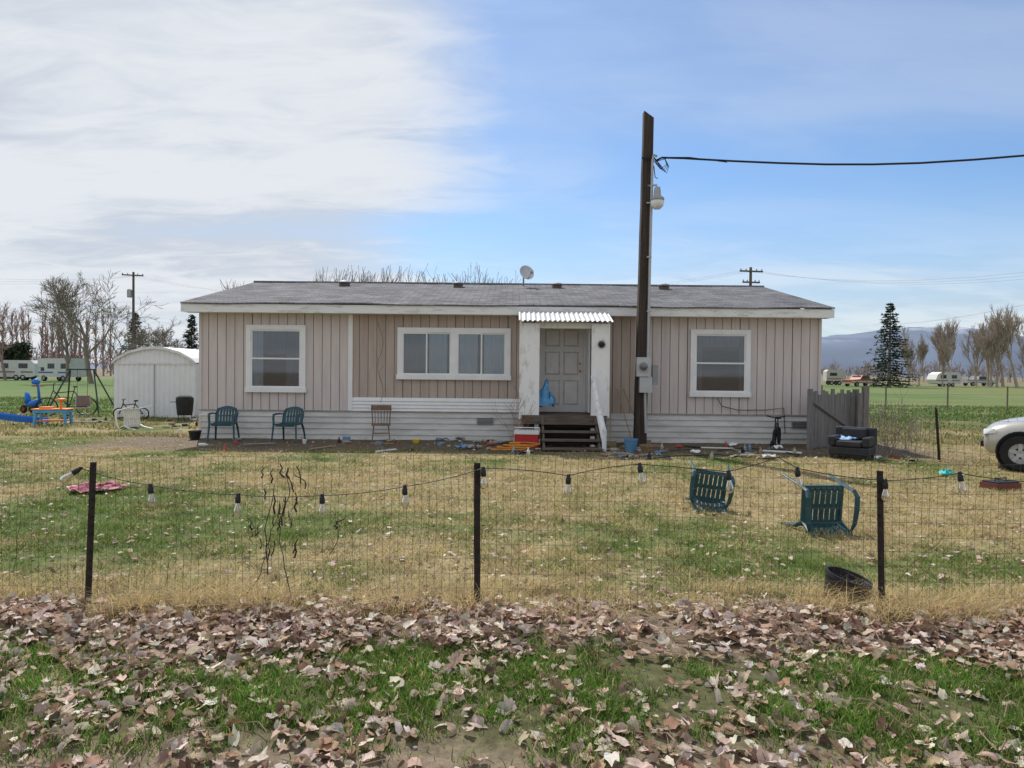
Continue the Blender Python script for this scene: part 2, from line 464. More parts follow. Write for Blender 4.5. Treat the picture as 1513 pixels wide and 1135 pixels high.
br.inputs['Mortar Size'].default_value = .008; br.inputs['Color1'].default_value = (.72, .72, .72, 1)
br.inputs['Color2'].default_value = (1.25, 1.25, 1.25, 1); br.inputs['Mortar'].default_value = (.35, .35, .35, 1)
tc = N.new('ShaderNodeTexCoord'); L.new(tc.outputs['Object'], br.inputs['Vector'])
rampo = [q for q in N if q.type == 'VALTORGB'][0]
mx = N.new('ShaderNodeMix'); mx.data_type = 'RGBA'; mx.blend_type = 'MULTIPLY'; mx.inputs[0].default_value = 1
L.new(rampo.outputs[0], mx.inputs[6]); L.new(br.outputs[0], mx.inputs[7])
nn = N.new('ShaderNodeTexNoise'); nn.inputs['Scale'].default_value = 45; L.new(tc.outputs['Object'], nn.inputs[0])
mr = N.new('ShaderNodeMapRange'); mr.inputs[1].default_value = .3; mr.inputs[2].default_value = .7
mr.inputs[3].default_value = .6; mr.inputs[4].default_value = 1.4; L.new(nn.outputs[0], mr.inputs[0])
mx2 = N.new('ShaderNodeMix'); mx2.data_type = 'RGBA'; mx2.blend_type = 'MULTIPLY'; mx2.inputs[0].default_value = 1
L.new(mx.outputs[2], mx2.inputs[6]); L.new(mr.outputs[0], mx2.inputs[7])
L.new(mx2.outputs[2], N['Principled BSDF'].inputs['Base Color'])
RX0, RX1 = P(267, 452, 16.6).x, P(1233, 462, 16.6).x
RF, RZ, RR = 16.6, 3.11, 4.13
RG = 21.3
sag = lambda x: .012 * math.sin(x * 1.1) + .006 * math.sin(x * 3.1)
mb = MB(); nseg = 40
for side in (0, 1):
    vs = []
    for i in range(nseg + 1):
        x = RX0 + (RX1 - RX0) * i / nseg
        yf = RF - .03 if side == 0 else 2 * RG - RF + .03
        vs += [(x, yf, RZ + .012 + sag(x)), (x, RG, RR + .012 + sag(x) * .5)]
    mb.add(vs, [(2 * i, 2 * i + 2, 2 * i + 3, 2 * i + 1) for i in range(nseg)])
    mb.add([(v[0], v[1], v[2] - .03) for v in vs], [(2 * i, 2 * i + 2, 2 * i + 3, 2 * i + 1) for i in range(nseg)])
for i in range(nseg):
    xa = RX0 + (RX1 - RX0) * i / nseg; xb = RX0 + (RX1 - RX0) * (i + 1) / nseg
    mb.add([(xa, RF - .031, RZ + .012 + sag(xa)), (xb, RF - .031, RZ + .012 + sag(xb)), (xb, RF - .031, RZ - .016 + sag(xb)), (xa, RF - .031, RZ - .016 + sag(xa))], [(0, 1, 2, 3)])
mb.tube([(RX0, RG, RR + .01), (RX1, RG, RR + .01)], .05, 6)
child(mb, "roof", roofm)
mb = MB()
mb.bx(RX0, RX1, RF, RF + .035, 2.90, RZ - .02, 0)
mb.bx(RX0 + .02, RX1 - .02, RF + .036, HY - .001, 2.905, 2.925, 0)
for x in (RX0, RX1 - .035):
    for s in (1, -1):
        e = RF + .036 if s == 1 else 2 * RG - RF
        mb.add([(xx, yy, zz) for xx in (x, x + .035) for yy, zz in ((e, 2.90), (e, RZ - .02), (RG, RR - .02), (RG, RR - .22))],
               [(0, 1, 2, 3), (4, 7, 6, 5), (0, 4, 5, 1), (0, 3, 7, 4), (1, 5, 6, 2)])
child(mb, "fascia_and_soffit", mat("fascia_paint", (.60, .58, .54), .7, .25, 2, .2, 25, col2=(.78, .78, .77), stretch=(1, 1, 5), r0=.28, r1=.48))
mb = MB()
def laps(x0, x1, z0, z1, n, yb, mi):
    for i in range(n):
        a = z0 + (z1 - z0) * i / n; b = z0 + (z1 - z0) * (i + 1) / n
        mb.add([(x0, yb - .026, a), (x1, yb - .026, a), (x1, yb - .004, b - .012), (x0, yb - .004, b - .012), (x0, yb, b), (x1, yb, b), (x0, yb, a), (x1, yb, a)],
               [(0, 1, 2, 3), (3, 2, 5, 4), (6, 7, 1, 0)], mi)
laps(XL, XR, -.02, .66, 5, HY - .01, 0)
laps(xs1 + .05, xs2, .665, .98, 4, HY - .012, 1)
mb.bx(XL, xs2, HY - .045, HY - .006, .645, .672, 2)
mb.bx(xs3b, XR, HY - .045, HY - .006, .645, .672, 2)
child(mb, "skirting", [skirtm, white, mat("skirt_rail", (.34, .31, .28), .8, .3, 3)])
mb = MB()
mb.bx(xs1 - .05, xs1 + .05, HY - .03, HY - .002, .675, EZ - .03)
mb.bx(XL - .012, XL + .05, HY - .03, HY - .002, .0, EZ - .03)
mb.bx(XR - .05, XR + .012, HY - .03, HY - .002, .0, EZ - .03)
child(mb, "corner_trim", [sid1])
mb = MB()
mb.bx(xs1 - .052, xs1 + .052, HY - .034, HY - .031, .675, EZ - .03)
child(mb, "joint_batten", [white])
def window(name, px0, py0, px1, py1, kind):
    a = P(px0, py0, HY); b = P(px1, py1, HY); x0, x1, z1, z0 = a.x, b.x, a.z, b.z
    y0 = HY; t = .11; mb = MB()
    mb.bx(x0 + .03, x1 - .03, y0 - .008, y0 - .003, z0 + .03, z1 - .03, 1)
    mb.bx(x0, x0 + t, y0 - .07, y0 - .002, z0 + t, z1 - t, 0); mb.bx(x1 - t, x1, y0 - .07, y0 - .002, z0 + t, z1 - t, 0)
    mb.bx(x0, x1, y0 - .072, y0 - .002, z1 - t, z1, 0)
    mb.bx(x0 - .02, x1 + .02, y0 - .085, y0 - .002, z0, z0 + t, 0)
    def lite(xa, xb, za, zb, yf):
        f = .035
        mb.bx(xa, xb, yf, yf + .02, za, za + f, 0); mb.bx(xa, xb, yf, yf + .02, zb - f, zb, 0)
        mb.bx(xa, xa + f, yf + .0, yf + .019, za + f, zb - f, 0); mb.bx(xb - f, xb, yf, yf + .019, za + f, zb - f, 0)
        mb.add([(xa + f, yf + .012, za + f), (xb - f, yf + .012, za + f), (xb - f, yf + .012, zb - f), (xa + f, yf + .012, zb - f)], [(0, 1, 2, 3)], 2)
    def curtain(xa, xb, za, zb, mi=3):
        k = 28
        vs = []
        for i in range(k + 1):
            x = xa + (xb - xa) * i / k; yy = y0 - .018 + .007 * math.sin(i * 1.9)
            vs += [(x, yy, za), (x + .01 * math.sin(i), yy, zb)]
        mb.add(vs, [(2 * i, 2 * i + 2, 2 * i + 3, 2 * i + 1) for i in range(k)], mi)
    X0, X1, Z0, Z1 = x0 + t, x1 - t, z0 + t, z1 - t
    if kind == 'hung':
        zm = (Z0 + Z1) / 2
        lite(X0, X1, zm - .02, Z1, y0 - .045); lite(X0, X1, Z0, zm + .02, y0 - .062)
        w = X1 - X0
        if name.startswith('window_left'):
            curtain(X0, X0 + w * .24, Z0, Z1, 3); curtain(X1 - w * .30, X1, Z0, Z1, 4)
            curtain(X0 + w * .25, X1 - w * .31, zm + .1, Z1, 4)
        else:
            curtain(X0, X0 + w * .14, Z0, Z1, 4); curtain(X1 - w * .12, X1, Z0, Z1, 4)
            curtain(X0 + w * .15, X1 - w * .13, Z1 - (Z1 - Z0) * .22, Z1, 4)
    else:
        xm = (X0 + X1) / 2
        mb.bx(xm - .07, xm + .07, y0 - .07, y0 - .002, Z0, Z1, 0)
        for j, (xa, xb) in enumerate(((X0, xm - .07), (xm + .07, X1))):
            q = (xa + xb) / 2
            lite(xa, q + .02, Z0, Z1, y0 - .062); lite(q - .02, xb, Z0, Z1, y0 - .04)
            w = xb - xa
            curtain(xa, xa + w * (.42 if j else .47), Z0, Z1, 4 if j == 0 else 3); curtain(xb - w * .45, xb - w * .08 * (1 - j), Z0, Z1)
    child(mb, name, [white, roomdark, glass, curt, curtd])
window("window_left", 365, 480, 452, 580, 'hung')
window("window_centre", 588, 484, 754, 562, 'slider')
window("window_right", 1020, 487, 1107, 587, 'hung')
mb = MB()
for px, py in ((717, 622), (1181, 627)):
    c = P(px, py, HY)
    mb.bx(c.x - .2, c.x + .2, HY - .055, HY - .036, c.z - .08, c.z + .08, 0)
    for i in range(5): mb.bx(c.x - .18, c.x + .18, HY - .062, HY - .0555, c.z - .07 + i * .03, c.z - .058 + i * .03, 1)
child(mb, "foundation_vents", [greym, dark])
mb = MB()
for px in (509, 677, 823, 981):
    Yv = 20.5; zz = RZ + (RR - RZ) * (Yv - RF) / (RG - RF); c = P(px, 425, Yv)
    mb.bx(c.x - .12, c.x + .12, Yv - .12, Yv + .12, zz - .02, zz + .09, 0)
    mb.lathe([(0, .09), (.18, .09), (.18, .12), (.1, .15), (0, .155)], (c.x, Yv, zz), 12, 1)
child(mb, "roof_vents", [mat("brown_metal", (.12, .09, .08), .6), mat("vent_cap", (.2, .19, .19), .5)])

# ---- porch
PY = 15.75
mb = MB()
DZ = .69
dx0, dx1 = P(797, 560, HY).x, P(862, 560, HY).x
zt = P(820, 478, HY).z
mb.bx(dx0 - .10, dx0, HY - .05, HY - .002, DZ, zt + .1, 0); mb.bx(dx1, dx1 + .1, HY - .05, HY - .002, DZ, zt + .1, 0)
mb.bx(dx0, dx1, HY - .05, HY - .002, zt, zt + .1, 0)
mb.bx(dx0 + .003, dx1 - .003, HY - .03, HY - .002, DZ, zt - .003, 1)
w = (dx1 - dx0)
for r0, r1 in ((.08, .36), (.42, .68), (.74, .93)):
    for c0, c1 in ((.12, .46), (.54, .88)):
        xa, xb = dx0 + w * c0, dx0 + w * c1; za, zb = DZ + (zt - DZ) * r0, DZ + (zt - DZ) * r1
        mb.bx(xa, xb, HY - .040, HY - .0305, za, zb, 3)
        mb.bx(xa + .03, xb - .03, HY - .055, HY - .0405, za + .03, zb - .03, 1)
mb.lathe([(0, -.07), (.03, -.06), (.03, -.03), (.015, -.02), (.015, 0)], (dx1 - .09, HY - .03, DZ + .95), 10, 2, 'Y')
mb.lathe([(0, -.03), (.025, -.025), (.025, 0)], (dx1 - .09, HY - .03, DZ + 1.12), 10, 2, 'Y')
mb.bx(dx1 + .03, dx1 + .06, HY - .85, HY - .055, DZ + .03, zt, 0)
child(mb, "front_door", [white, mat("door_paint", (.72, .70, .70), .5, .06), mat("brass", (.5, .35, .12), .35, metal=.9), mat("door_recess", (.5, .48, .47), .6)])
lx0, lx1 = P(768, 540, PY).x, P(797, 540, PY).x
rx0, rx1 = P(874, 540, PY).x, P(900, 540, PY).x
zpt = 2.66
mb = MB()
mb.bx(lx0, lx1, PY, PY + .04, DZ - .08, zpt, 0)
mb.bx(lx0, lx0 + .035, PY + .041, HY - .01, DZ - .08, zpt + .08, 0)
mb.bx(lx1 - .09, lx1, PY + .041, PY + .13, 0.0, zpt, 0)
mb.bx(rx0, rx1, PY, PY + .04, DZ - .02, zpt, 0)
mb.bx(rx1 - .035, rx1, PY + .041, HY - .01, DZ + .25, zpt + .08, 0)
mb.bx(rx0, rx0 + .09, PY + .041, PY + .13, 0.0, zpt, 0)
mb.bx(lx0, rx1, PY + .131, PY + .17, zpt - .10, zpt + .02, 0)
mb.bx(lx0 - .012, lx0 + .02, PY - .015, PY - .001, DZ - .1, zpt, 0)
mb.bx(rx1 - .02, rx1 + .012, PY - .015, PY - .001, DZ - .05, zpt, 0)
child(mb, "porch_posts", [peel])
mb = MB(); k = 150; ax0, ax1 = lx0 - .03, rx1 + .06; vs = []
for i in range(k + 1):
    x = ax0 + (ax1 - ax0) * i / k; d = .016 * math.sin(i / k * 2 * math.pi * 19)
    vs += [(x, PY - .18, 2.70 + d), (x, RF - .04, 2.98 + d)]
mb.add(vs, [(2 * i, 2 * i + 2, 2 * i + 3, 2 * i + 1) for i in range(k)])
child(mb, "porch_awning", [mat("corrugated_white_metal", (.52, .52, .52), .55, .25, 6)])
mb = MB()
sx0, sx1 = P(800, 640, 15.2).x, P(886, 640, 15.2).x
for i in range(9):
    y0 = PY - .02 + i * .14
    mb.bx(lx0 + .05, rx1 - .04, y0, y0 + .13, DZ - .05, DZ - .012, 0)
mb.bx(lx0 + .06, rx1 - .05, PY - .04, PY - .021, DZ - .2, DZ - .013, 0)
for i in range(4):
    z = DZ - .155 * (i + 1); y1 = PY - .05 - i * .25
    mb.bx(sx0, sx1, y1 - .27, y1 + .0, z - .035, z, 0)
    mb.bx(sx0 + .04, sx1 - .04, y1 - .02, y1 - .003, z - .12, z - .037, 1)
for x in (sx0 + .02, sx1 - .06):
    mb.add([(xx, yy, zz) for xx in (x, x + .04) for yy, zz in ((PY - .045, DZ - .25), (PY - .045, DZ - .06), (PY - 1.1, -.02), (PY - .75, -.02))],
           [(0, 1, 2, 3), (4, 7, 6, 5), (0, 4, 5, 1), (1, 5, 6, 2), (3, 2, 6, 7), (0, 3, 7, 4)], 0)
mb.bx(lx0 + .08, rx1 - .06, PY + .2, PY + .22, 0, DZ - .06, 1)
child(mb, "porch_steps", [stepwood, mat("step_back_board", (.05, .04, .035), .9)])
mb = MB()
a = P(876, 556, 15.7); b = P(893, 640, 14.85)
mb.tube([a, b], .05, 4); mb.tube([a + Vector((0, 0, -.28)), b + Vector((0, .1, -.22))], .035, 4)
mb.tube([b + Vector((0, 0, .06)), (b.x, b.y, -.02)], .045, 4)
child(mb, "stair_railing", [peel])
mb = MB()
c = P(889, 509, PY - .03)
for i in range(8):
    t = i * math.pi / 8; d = Vector((math.cos(t), 0, math.sin(t)))
    mb.tube([c - d * .085, c + d * .085], .008, 4)
mb.lathe([(0, -.03), (.045, -.02), (.05, 0)], c, 10, 0, 'Y')
mb.obj("wall_ornament", black)

# ---- satellite dish
mb = MB()
c = P(778, 403, 20.6)
mb.tube([(c.x - .08, 20.9, 3.95), (c.x - .08, 20.9, c.z - .1), (c.x - .03, 20.75, c.z)], .025, 8, 1)
M = Euler((rad(-20), 0, rad(25)), 'XYZ').to_matrix()
mb.lathe([(.0, .05), (.1, .045), (.17, .02), (.215, -.02), (.22, -.02), (.175, .03), (.1, .058), (0, .065)], c, 24, 0, 'Y', M)
mb.tube([c + M @ Vector((0, 0, -.2)), c + M @ Vector((0, -.3, -.14))], .012, 6, 1)
mb.bx(-.04, .04, -.06, .04, -.04, .05, 1, Matrix.Translation(c + M @ Vector((0, -.3, -.13))))
mb.obj("satellite_dish", [mat("dish_grey", (.55, .55, .56), .5), greym], smooth=True)

# ------------------------------------------------------------------ utility pole with meter
UY = 16.2
pole = empty("utility_pole", (P(943, 650, UY).x, UY, 0))
def pch(mb, name, mats, **k):
    o = mb.obj(name, mats, **k); o.parent = pole; o.matrix_parent_inverse = Matrix.Translation(-pole.location); return o
b = P(945, 655, UY); t = P(952, 166, UY)
hw0, hw1 = .13, .105
mb = MB()
vs = []
for fr in np.linspace(0, 1, 12):
    cx = b.x + (t.x + .09 - b.x) * fr; hw = hw0 + (hw1 - hw0) * fr; z = -.1 + (t.z + .1) * fr
    for sx, sy in ((-1, -1), (1, -1), (1, 1), (-1, 1)):
        zz = z
        if fr == 1: zz = t.z + (0.0 if sx < 0 else -.15)
        vs.append((cx + sx * hw + .004 * math.sin(fr * 30 + sx), UY + sy * hw, zz))
fs = [(i * 4 + j, i * 4 + (j + 1) % 4, (i + 1) * 4 + (j + 1) % 4, (i + 1) * 4 + j) for i in range(11) for j in range(4)]
fs.append((44, 45, 46, 47)); mb.add(vs, fs)
pch(mb, "timber_post", polewood)
mb = MB()
def pp(px, py, Y=UY - .16): return P(px, py, Y)
mb.tube([pp(957, 545), pp(960, 400), pp(964, 236), pp(966, 229), pp(971, 231)], .03, 8, 0)
mb.tube([pp(953, 578), pp(954, 640)], .03, 8, 0)
for py in (300, 380, 460, 520):
    c = pp(959, py); mb.bx(c.x - .05, c.x + .05, UY - .2, UY - .12, c.z - .015, c.z + .015, 0)
c = pp(951, 543)
mb.bx(c.x - .17, c.x + .13, UY - .30, UY - .14, c.z - .20, c.z + .22, 1)
mb.bx(c.x - .10, c.x + .17, UY - .28, UY - .14, c.z - .55, c.z - .21, 1)
mb.bx(c.x + .18, c.x + .30, UY - .26, UY - .12, c.z - .38, c.z + .05, 2)
mb.lathe([(.09, 0), (.09, -.03), (.075, -.10), (.03, -.13), (0, -.13)], (c.x - .03, UY - .30, c.z + .02), 20, 3, 'Y')
mb.lathe([(.105, 0), (.105, -.02), (.088, -.022)], (c.x - .03, UY - .301, c.z + .02), 20, 0, 'Y')
pch(mb, "meter_box_and_conduit", [greym, mat("meter_grey", (.46, .47, .48), .5, .12), mat("dark_box", (.25, .26, .27), .5), mat("meter_glass", (.12, .13, .14), .08, spec=.8)])
mb = MB()
c = pp(971, 296, UY - .25)
mb.tube([(b.x + .1, UY - .1, c.z + .35), (c.x - .02, c.y, c.z + .33), (c.x, c.y, c.z + .2)], .022, 8, 0)
mb.lathe([(0, .28), (.06, .28), (.075, .2), (.08, .1), (.15, .05), (.155, .0), (.14, -.01)], c, 20, 0)
mb.lathe([(.135, .0), (.15, -.05), (.13, -.13), (.07, -.19), (0, -.2)], c, 20, 1)
pch(mb, "yard_lamp", [mat("lamp_grey", (.35, .36, .37), .45), mat("lamp_lens", (.72, .76, .78), .25, spec=.6)], smooth=True)
mb = MB()
pts = [(968, 238), (978, 233), (1010, 234), (1080, 238), (1150, 241), (1220, 243), (1290, 243), (1360, 241), (1440, 236), (1513, 230), (1700, 208)]
mb.tube([pp(x, y, UY - .16 - .0022 * max(0, x - 968)) for x, y in pts], .022, 6)
mb.tube([pp(x + (6 * math.sin(i * 1.7)), y - 4 + 3 * math.cos(i * 2.1), UY - .2 - .0022 * max(0, x - 968)) for i, (x, y) in enumerate([(968, 240), (985, 238), (1020, 238), (1080, 241)])], .009, 5)
for k in range(4):
    mb.tube([pp(966, 232), pp(966 + 4 * k, 238 + 3 * k), pp(976 + k * 3, 250 + k * 2), pp(985 + k, 243 + k), pp(982, 234)], .009, 5)
mb.tube([pp(948, 234), pp(966, 233)], .02, 5)
mb.tube([pp(966, 245), pp(968, 262), pp(972, 264)], .01, 5)
pch(mb, "service_cable", black)

# ------------------------------------------------------------------ trees
def grow(mb, p, d, L, r, lev, maxl, spread=.6, kids=4, up=.12, sides=4, rmin=.006, mi=0):
    k = 4 if lev < 2 else 3
    pts = [p]; dd = d.copy(); rs = [r]
    for i in range(k):
        dd = (dd + Vector((random.gauss(0, .12), random.gauss(0, .12), up * random.random()))).normalized()
        pts.append(pts[-1] + dd * L / k); rs.append(max(rmin, r * (1 - .62 * (i + 1) / k)))
    mb.tube(pts, rs, sides if lev < 2 else 3, mi, cap=False)
    if lev >= maxl: return
    for j in range(kids if lev else kids + 3):
        f = random.uniform(.35, 1.0) if lev else random.uniform(.3, 1.0)
        i = min(int(f * k), k - 1); q = pts[i].lerp(pts[i + 1], f * k - i)
        t = (pts[i + 1] - pts[i]).normalized(); o = t.orthogonal().normalized()
        o = Matrix.Rotation(random.uniform(0, 6.283), 3, t) @ o
        nd = (t + o * random.uniform(.6, 1.3) * spread).normalized()
        grow(mb, q, nd, L * random.uniform(.5, .72), max(rmin, rs[i] * .55), lev + 1, maxl, spread, kids, up, sides, rmin, mi)
def bare_tree(mb, x, y, H, spread=.6, kids=4, maxl=4, rmin=.02, r=None, mi=0, up=.15):
    t = MB(); grow(t, Vector((0, 0, 0)), Vector((0, 0, 1)), 5, .2, 0, maxl, spread, kids, up, 5, rmin * 10 / H, mi)
    top = max(v[2] for v in t.v); s = H / top
    mb.add([(x + v[0] * s, y + v[1] * s, v[2] * s - .05) for v in t.v], t.f, mi)
def ztop(py, px, Y): return P(px, py, Y).z
def tree(name, px, py, Yd, spread, kids, maxl, rmin, m, up=.15):
    mb = MB(); q = P(px, 540, Yd); bare_tree(mb, q.x, Yd, ztop(py, px, Yd), spread, kids, maxl, rmin, up=up); mb.obj(name, m)
tree("bare_tree", 135, 402, 75, .8, 4, 5, .014, bark)
tree("bare_tree", 100, 425, 85, .75, 4, 4, .018, bark)
tree("bare_tree", 240, 480, 80, .8, 4, 4, .018, bark)
tree("bare_tree", 176, 440, 70, .8, 4, 4, .016, bark)
tree("bare_tree", 222, 465, 72, .8, 4, 4, .016, bark)
tree("bare_tree", 8, 440, 90, .7, 4, 4, .02, barkred)
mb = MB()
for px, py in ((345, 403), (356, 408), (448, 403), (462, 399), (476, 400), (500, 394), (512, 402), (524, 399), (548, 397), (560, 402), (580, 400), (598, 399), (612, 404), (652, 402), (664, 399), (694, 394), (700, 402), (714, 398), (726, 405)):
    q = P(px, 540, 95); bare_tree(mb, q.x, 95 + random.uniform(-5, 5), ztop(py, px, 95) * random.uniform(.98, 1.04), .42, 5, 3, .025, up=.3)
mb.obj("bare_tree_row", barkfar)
def column_row(mb, items, Yd, mi=0):
    for px, py in items:
        q = P(px, 540, Yd); H = ztop(py, px, Yd); x = q.x; y = Yd + random.uniform(-5, 5)
        mb.tube([(x, y, 0), (x + random.uniform(-.2, .2), y, H * .5), (x + random.uniform(-.2, .2), y, H)], [.2, .13, .05], 4, mi, cap=False)
        for j in range(60):
            z = H * random.uniform(.06, .9); a = random.uniform(0, 6.28); l = H * random.uniform(.10, .2) * (1.1 - z / H * .6)
            mb.tube([(x, y, z), (x + math.cos(a) * l * .28, y + math.sin(a) * l * .28, z + l * .5), (x + math.cos(a) * l * .36, y + math.sin(a) * l * .36, z + l)], [.07, .06, .035], 3, mi, cap=False)
mb = MB()
column_row(mb, [(px + random.uniform(-2, 2), random.uniform(440, 465) if px < 35 else random.uniform(456, 490)) for px in range(-70, 165, 7)], 150)
mb.obj("poplar_row", barkred)
mb = MB()
for px, py in ((1345, 478), (1362, 495), (1378, 490), (1395, 482), (1410, 466), (1425, 480), (1436, 474), (1455, 460), (1468, 470), (1480, 466), (1495, 442), (1508, 446), (1525, 452), (1545, 450), (1560, 470), (1590, 455)):
    q = P(px, 540, 115); bare_tree(mb, q.x, 115 + random.uniform(-8, 8), ztop(py, px, 115), .36, 5, 4, .02, up=.4)
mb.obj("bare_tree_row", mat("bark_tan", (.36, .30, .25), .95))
mb = MB()
for i in range(90):
    px = 1215 + i * 4.6; q = P(px, 550, 210)
    bare_tree(mb, q.x, 210 + random.uniform(-15, 15), random.uniform(3.5, 7), .7, 4, 2, .05)
for i in range(70):
    px = -40 + i * 4.8; q = P(px, 550, 210)
    bare_tree(mb, q.x, 210 + random.uniform(-15, 15), random.uniform(4, 8), .7, 4, 2, .06)
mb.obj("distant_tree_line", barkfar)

def conifer(name, px, pyt, Yd, width, m):
    q = P(px, 550, Yd); H = ztop(pyt, px, Yd); V = []; Fq = []; Cc = []
    tmb = MB()
    tmb.tube([(q.x, Yd, -.1), (q.x, Yd, H * .5), (q.x, Yd, H * .98)], [H * .022, H * .013, .02], 6, 0)
    lv = 34
    for i in range(lv):
        f = i / lv; z = H * (.04 + .94 * f); R = width / 2 * (1 - f) ** .85 * random.uniform(.75, 1.2) + .10
        for b in range(int(15 - 8 * f)):
            a = random.uniform(0, 6.283); rr = R * random.uniform(.6, 1.2)
            for s in range(14):
                g = random.uniform(.15, 1); sz = random.uniform(.09, .2) * (H / 11) * (1.3 - .5 * g)
                c = np.array([q.x + math.cos(a) * rr * g, Yd + math.sin(a) * rr * g, z - rr * g * .22 + .12 * g * g * rr]) + np.array([random.gauss(0, .07), random.gauss(0, .07), random.gauss(0, .06)])
                v1 = np.array([math.cos(a), math.sin(a), -.35]) * sz * 1.6; v2 = np.array([random.gauss(0, 1), random.gauss(0, 1), random.gauss(0, .6)]) * sz * .7
                o = len(V); V += [c - v2, c + v2, c + v1]; Fq.append((o, o + 1, o + 2))
                k = random.uniform(.6, 1.5); Cc += [np.array([.045, .062, .04]) * k] * 3
    e = empty(name, (q.x, Yd, 0))
    o1 = tmb.obj("trunk", bark); o2 = npmesh("needles", np.array(V), np.array(Fq), np.array(Cc), m)
    for o in (o1, o2): o.parent = e; o.matrix_parent_inverse = Matrix.Translation(-e.location)
ndl = attr_mat("needle", trans=.15)
conifer("spruce_tree", 1314, 443, 100, 7.4, ndl)
conifer("conifer_tree", 200, 458, 88, 5.6, ndl)
conifer("conifer_tree", 283, 462, 70, 3.4, ndl)
n = 14000
hx = rng.uniform(P(-60, 540, 105).x, P(40, 540, 105).x, n); top = 3.9 + 1.5 * vn(hx, hx * 0, 2.2, 3)
hz = rng.random(n) * top; hy = 105 + rng.normal(0, .7, n)
c = np.stack([hx, hy, hz], -1); V = (c[:, None] + rng.normal(0, .16, (n, 3, 3))).reshape(-1, 3)
npmesh("hedge", V, np.arange(3 * n).reshape(n, 3), np.repeat(vary(np.array([.05, .065, .04]), n, .5), 3, 0), ndl)

def shrub(name, px, py, H, n, m, spread=.5, Yd=None, rr=.006):
    q = G(px, py); mb = MB()
    for i in range(n):
        d = Vector((random.gauss(0, spread), random.gauss(0, spread), 1)).normalized()
        grow(mb, Vector((q.x + random.gauss(0, .08), q.y + random.gauss(0, .08), 0)), d, H * random.uniform(.5, .8), rr, 1, 3, .6, 3, .1, 3, .0025)
    return mb.obj(name, m)
shrub("bare_shrub", 1312, 676, 1.0, 18, bark, .35)
shrub("bare_shrub", 1340, 668, .7, 10, bark, .5)
shrub("rose_bush", 762, 662, 1.0, 6, mat("rose_stem", (.2, .10, .07), .9), .35)
mb = MB()
pts = [P(562 + 4 * math.sin(i * .8), 595 - i * 9, HY - .06) for i in range(14)]
mb.tube(pts, .004, 4)
for i in range(2, 13):
    q = pts[i]; mb.tube([q, q + Vector((random.uniform(-.15, .15), -.02, random.uniform(.05, .2)))], .002, 3)
mb.obj("climbing_vine", mat("vine", (.14, .11, .08), .9))

# ------------------------------------------------------------------ distant hills
xs_ = np.linspace(-3500, 5200, 260); ys_ = np.linspace(2600, 4400, 24)
X, Y = np.meshgrid(xs_, ys_, indexing='ij')
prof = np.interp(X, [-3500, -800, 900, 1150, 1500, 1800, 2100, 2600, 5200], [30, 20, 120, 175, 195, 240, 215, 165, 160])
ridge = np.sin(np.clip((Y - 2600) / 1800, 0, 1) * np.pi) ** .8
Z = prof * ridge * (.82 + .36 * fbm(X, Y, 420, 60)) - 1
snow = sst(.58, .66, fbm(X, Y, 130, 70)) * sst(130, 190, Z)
C = np.array([.135, .17, .235])[None, None] * (.7 + .6 * fbm(X, Y, 260, 80))[..., None] * (1 - snow[..., None] * .8) + np.array([.45, .5, .58]) * snow[..., None] * .8  # blue-grey base colour carries the aerial haze, snow patches on top
nx, ny = X.shape; idx = np.arange(nx * ny).reshape(nx, ny)
Fc = np.stack([idx[:-1, :-1], idx[1:, :-1], idx[1:, 1:], idx[:-1, 1:]], -1).reshape(-1, 4)
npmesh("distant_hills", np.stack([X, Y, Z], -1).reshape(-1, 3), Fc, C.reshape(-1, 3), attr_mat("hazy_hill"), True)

# ------------------------------------------------------------------ poles far
def util(name, px, pyt, Yd, arms=2, rz=0, tr=False):
    mb = MB(); q = P(px, 550, Yd); H = ztop(pyt, px, Yd)
    mb.tube([(q.x, Yd, -.2), (q.x, Yd, H)], [.17, .11], 8, 0)
    ca, sa = math.cos(rad(rz)), math.sin(rad(rz))
    for k in range(arms):
        z = H - .35 - k * .9; w = 1.0 - .25 * k
        mb.bx(-w, w, -.06, .06, z - .06, z + .06, 0, Matrix.Translation((q.x, Yd - .16, 0)) @ Matrix.Rotation(rad(rz), 4, 'Z'))
        for s in (-1, -.5, .5, 1):
            mb.lathe([(0, 0), (.05, 0), (.06, .08), (.03, .16), (0, .17)], (q.x + s * w * .92 * ca, Yd - .16 + s * w * .92 * sa, z + .06), 6, 1)
    if tr:
        mb.lathe([(0, 0), (.22, 0), (.24, .1), (.24, .75), (.15, .85), (0, .86)], (q.x - .4, Yd, H - 2.6), 12, 1)
    mb.obj(name, [mat("pole_brown", (.13, .10, .085), .9), greym])
util("power_pole", 197, 402, 75, 1, 20, True)
util("power_pole", 1107, 395, 60, 2, 10)
mb = MB()
def line(p, q, sag, r):
    mb.tube([p.lerp(q, t) - Vector((0, 0, sag * 4 * t * (1 - t))) for t in np.linspace(0, 1, 10)], r, 3)
for i in (-1, 0, 1):
    line(P(1107 + 12 * i, 400, 60), P(1800, 360 + i * 8, 45), 1.6, .005)
    line(P(197 + 7 * i, 408, 75), P(-300, 380 + i * 10, 60), 1.2, .006)
    line(P(197 + 7 * i, 408, 75), P(1107 + 12 * i, 400, 60), 2.8, .005)
line(P(1290, 480, 100), P(1700, 405, 45), .8, .010)
mb.obj("power_lines", black)

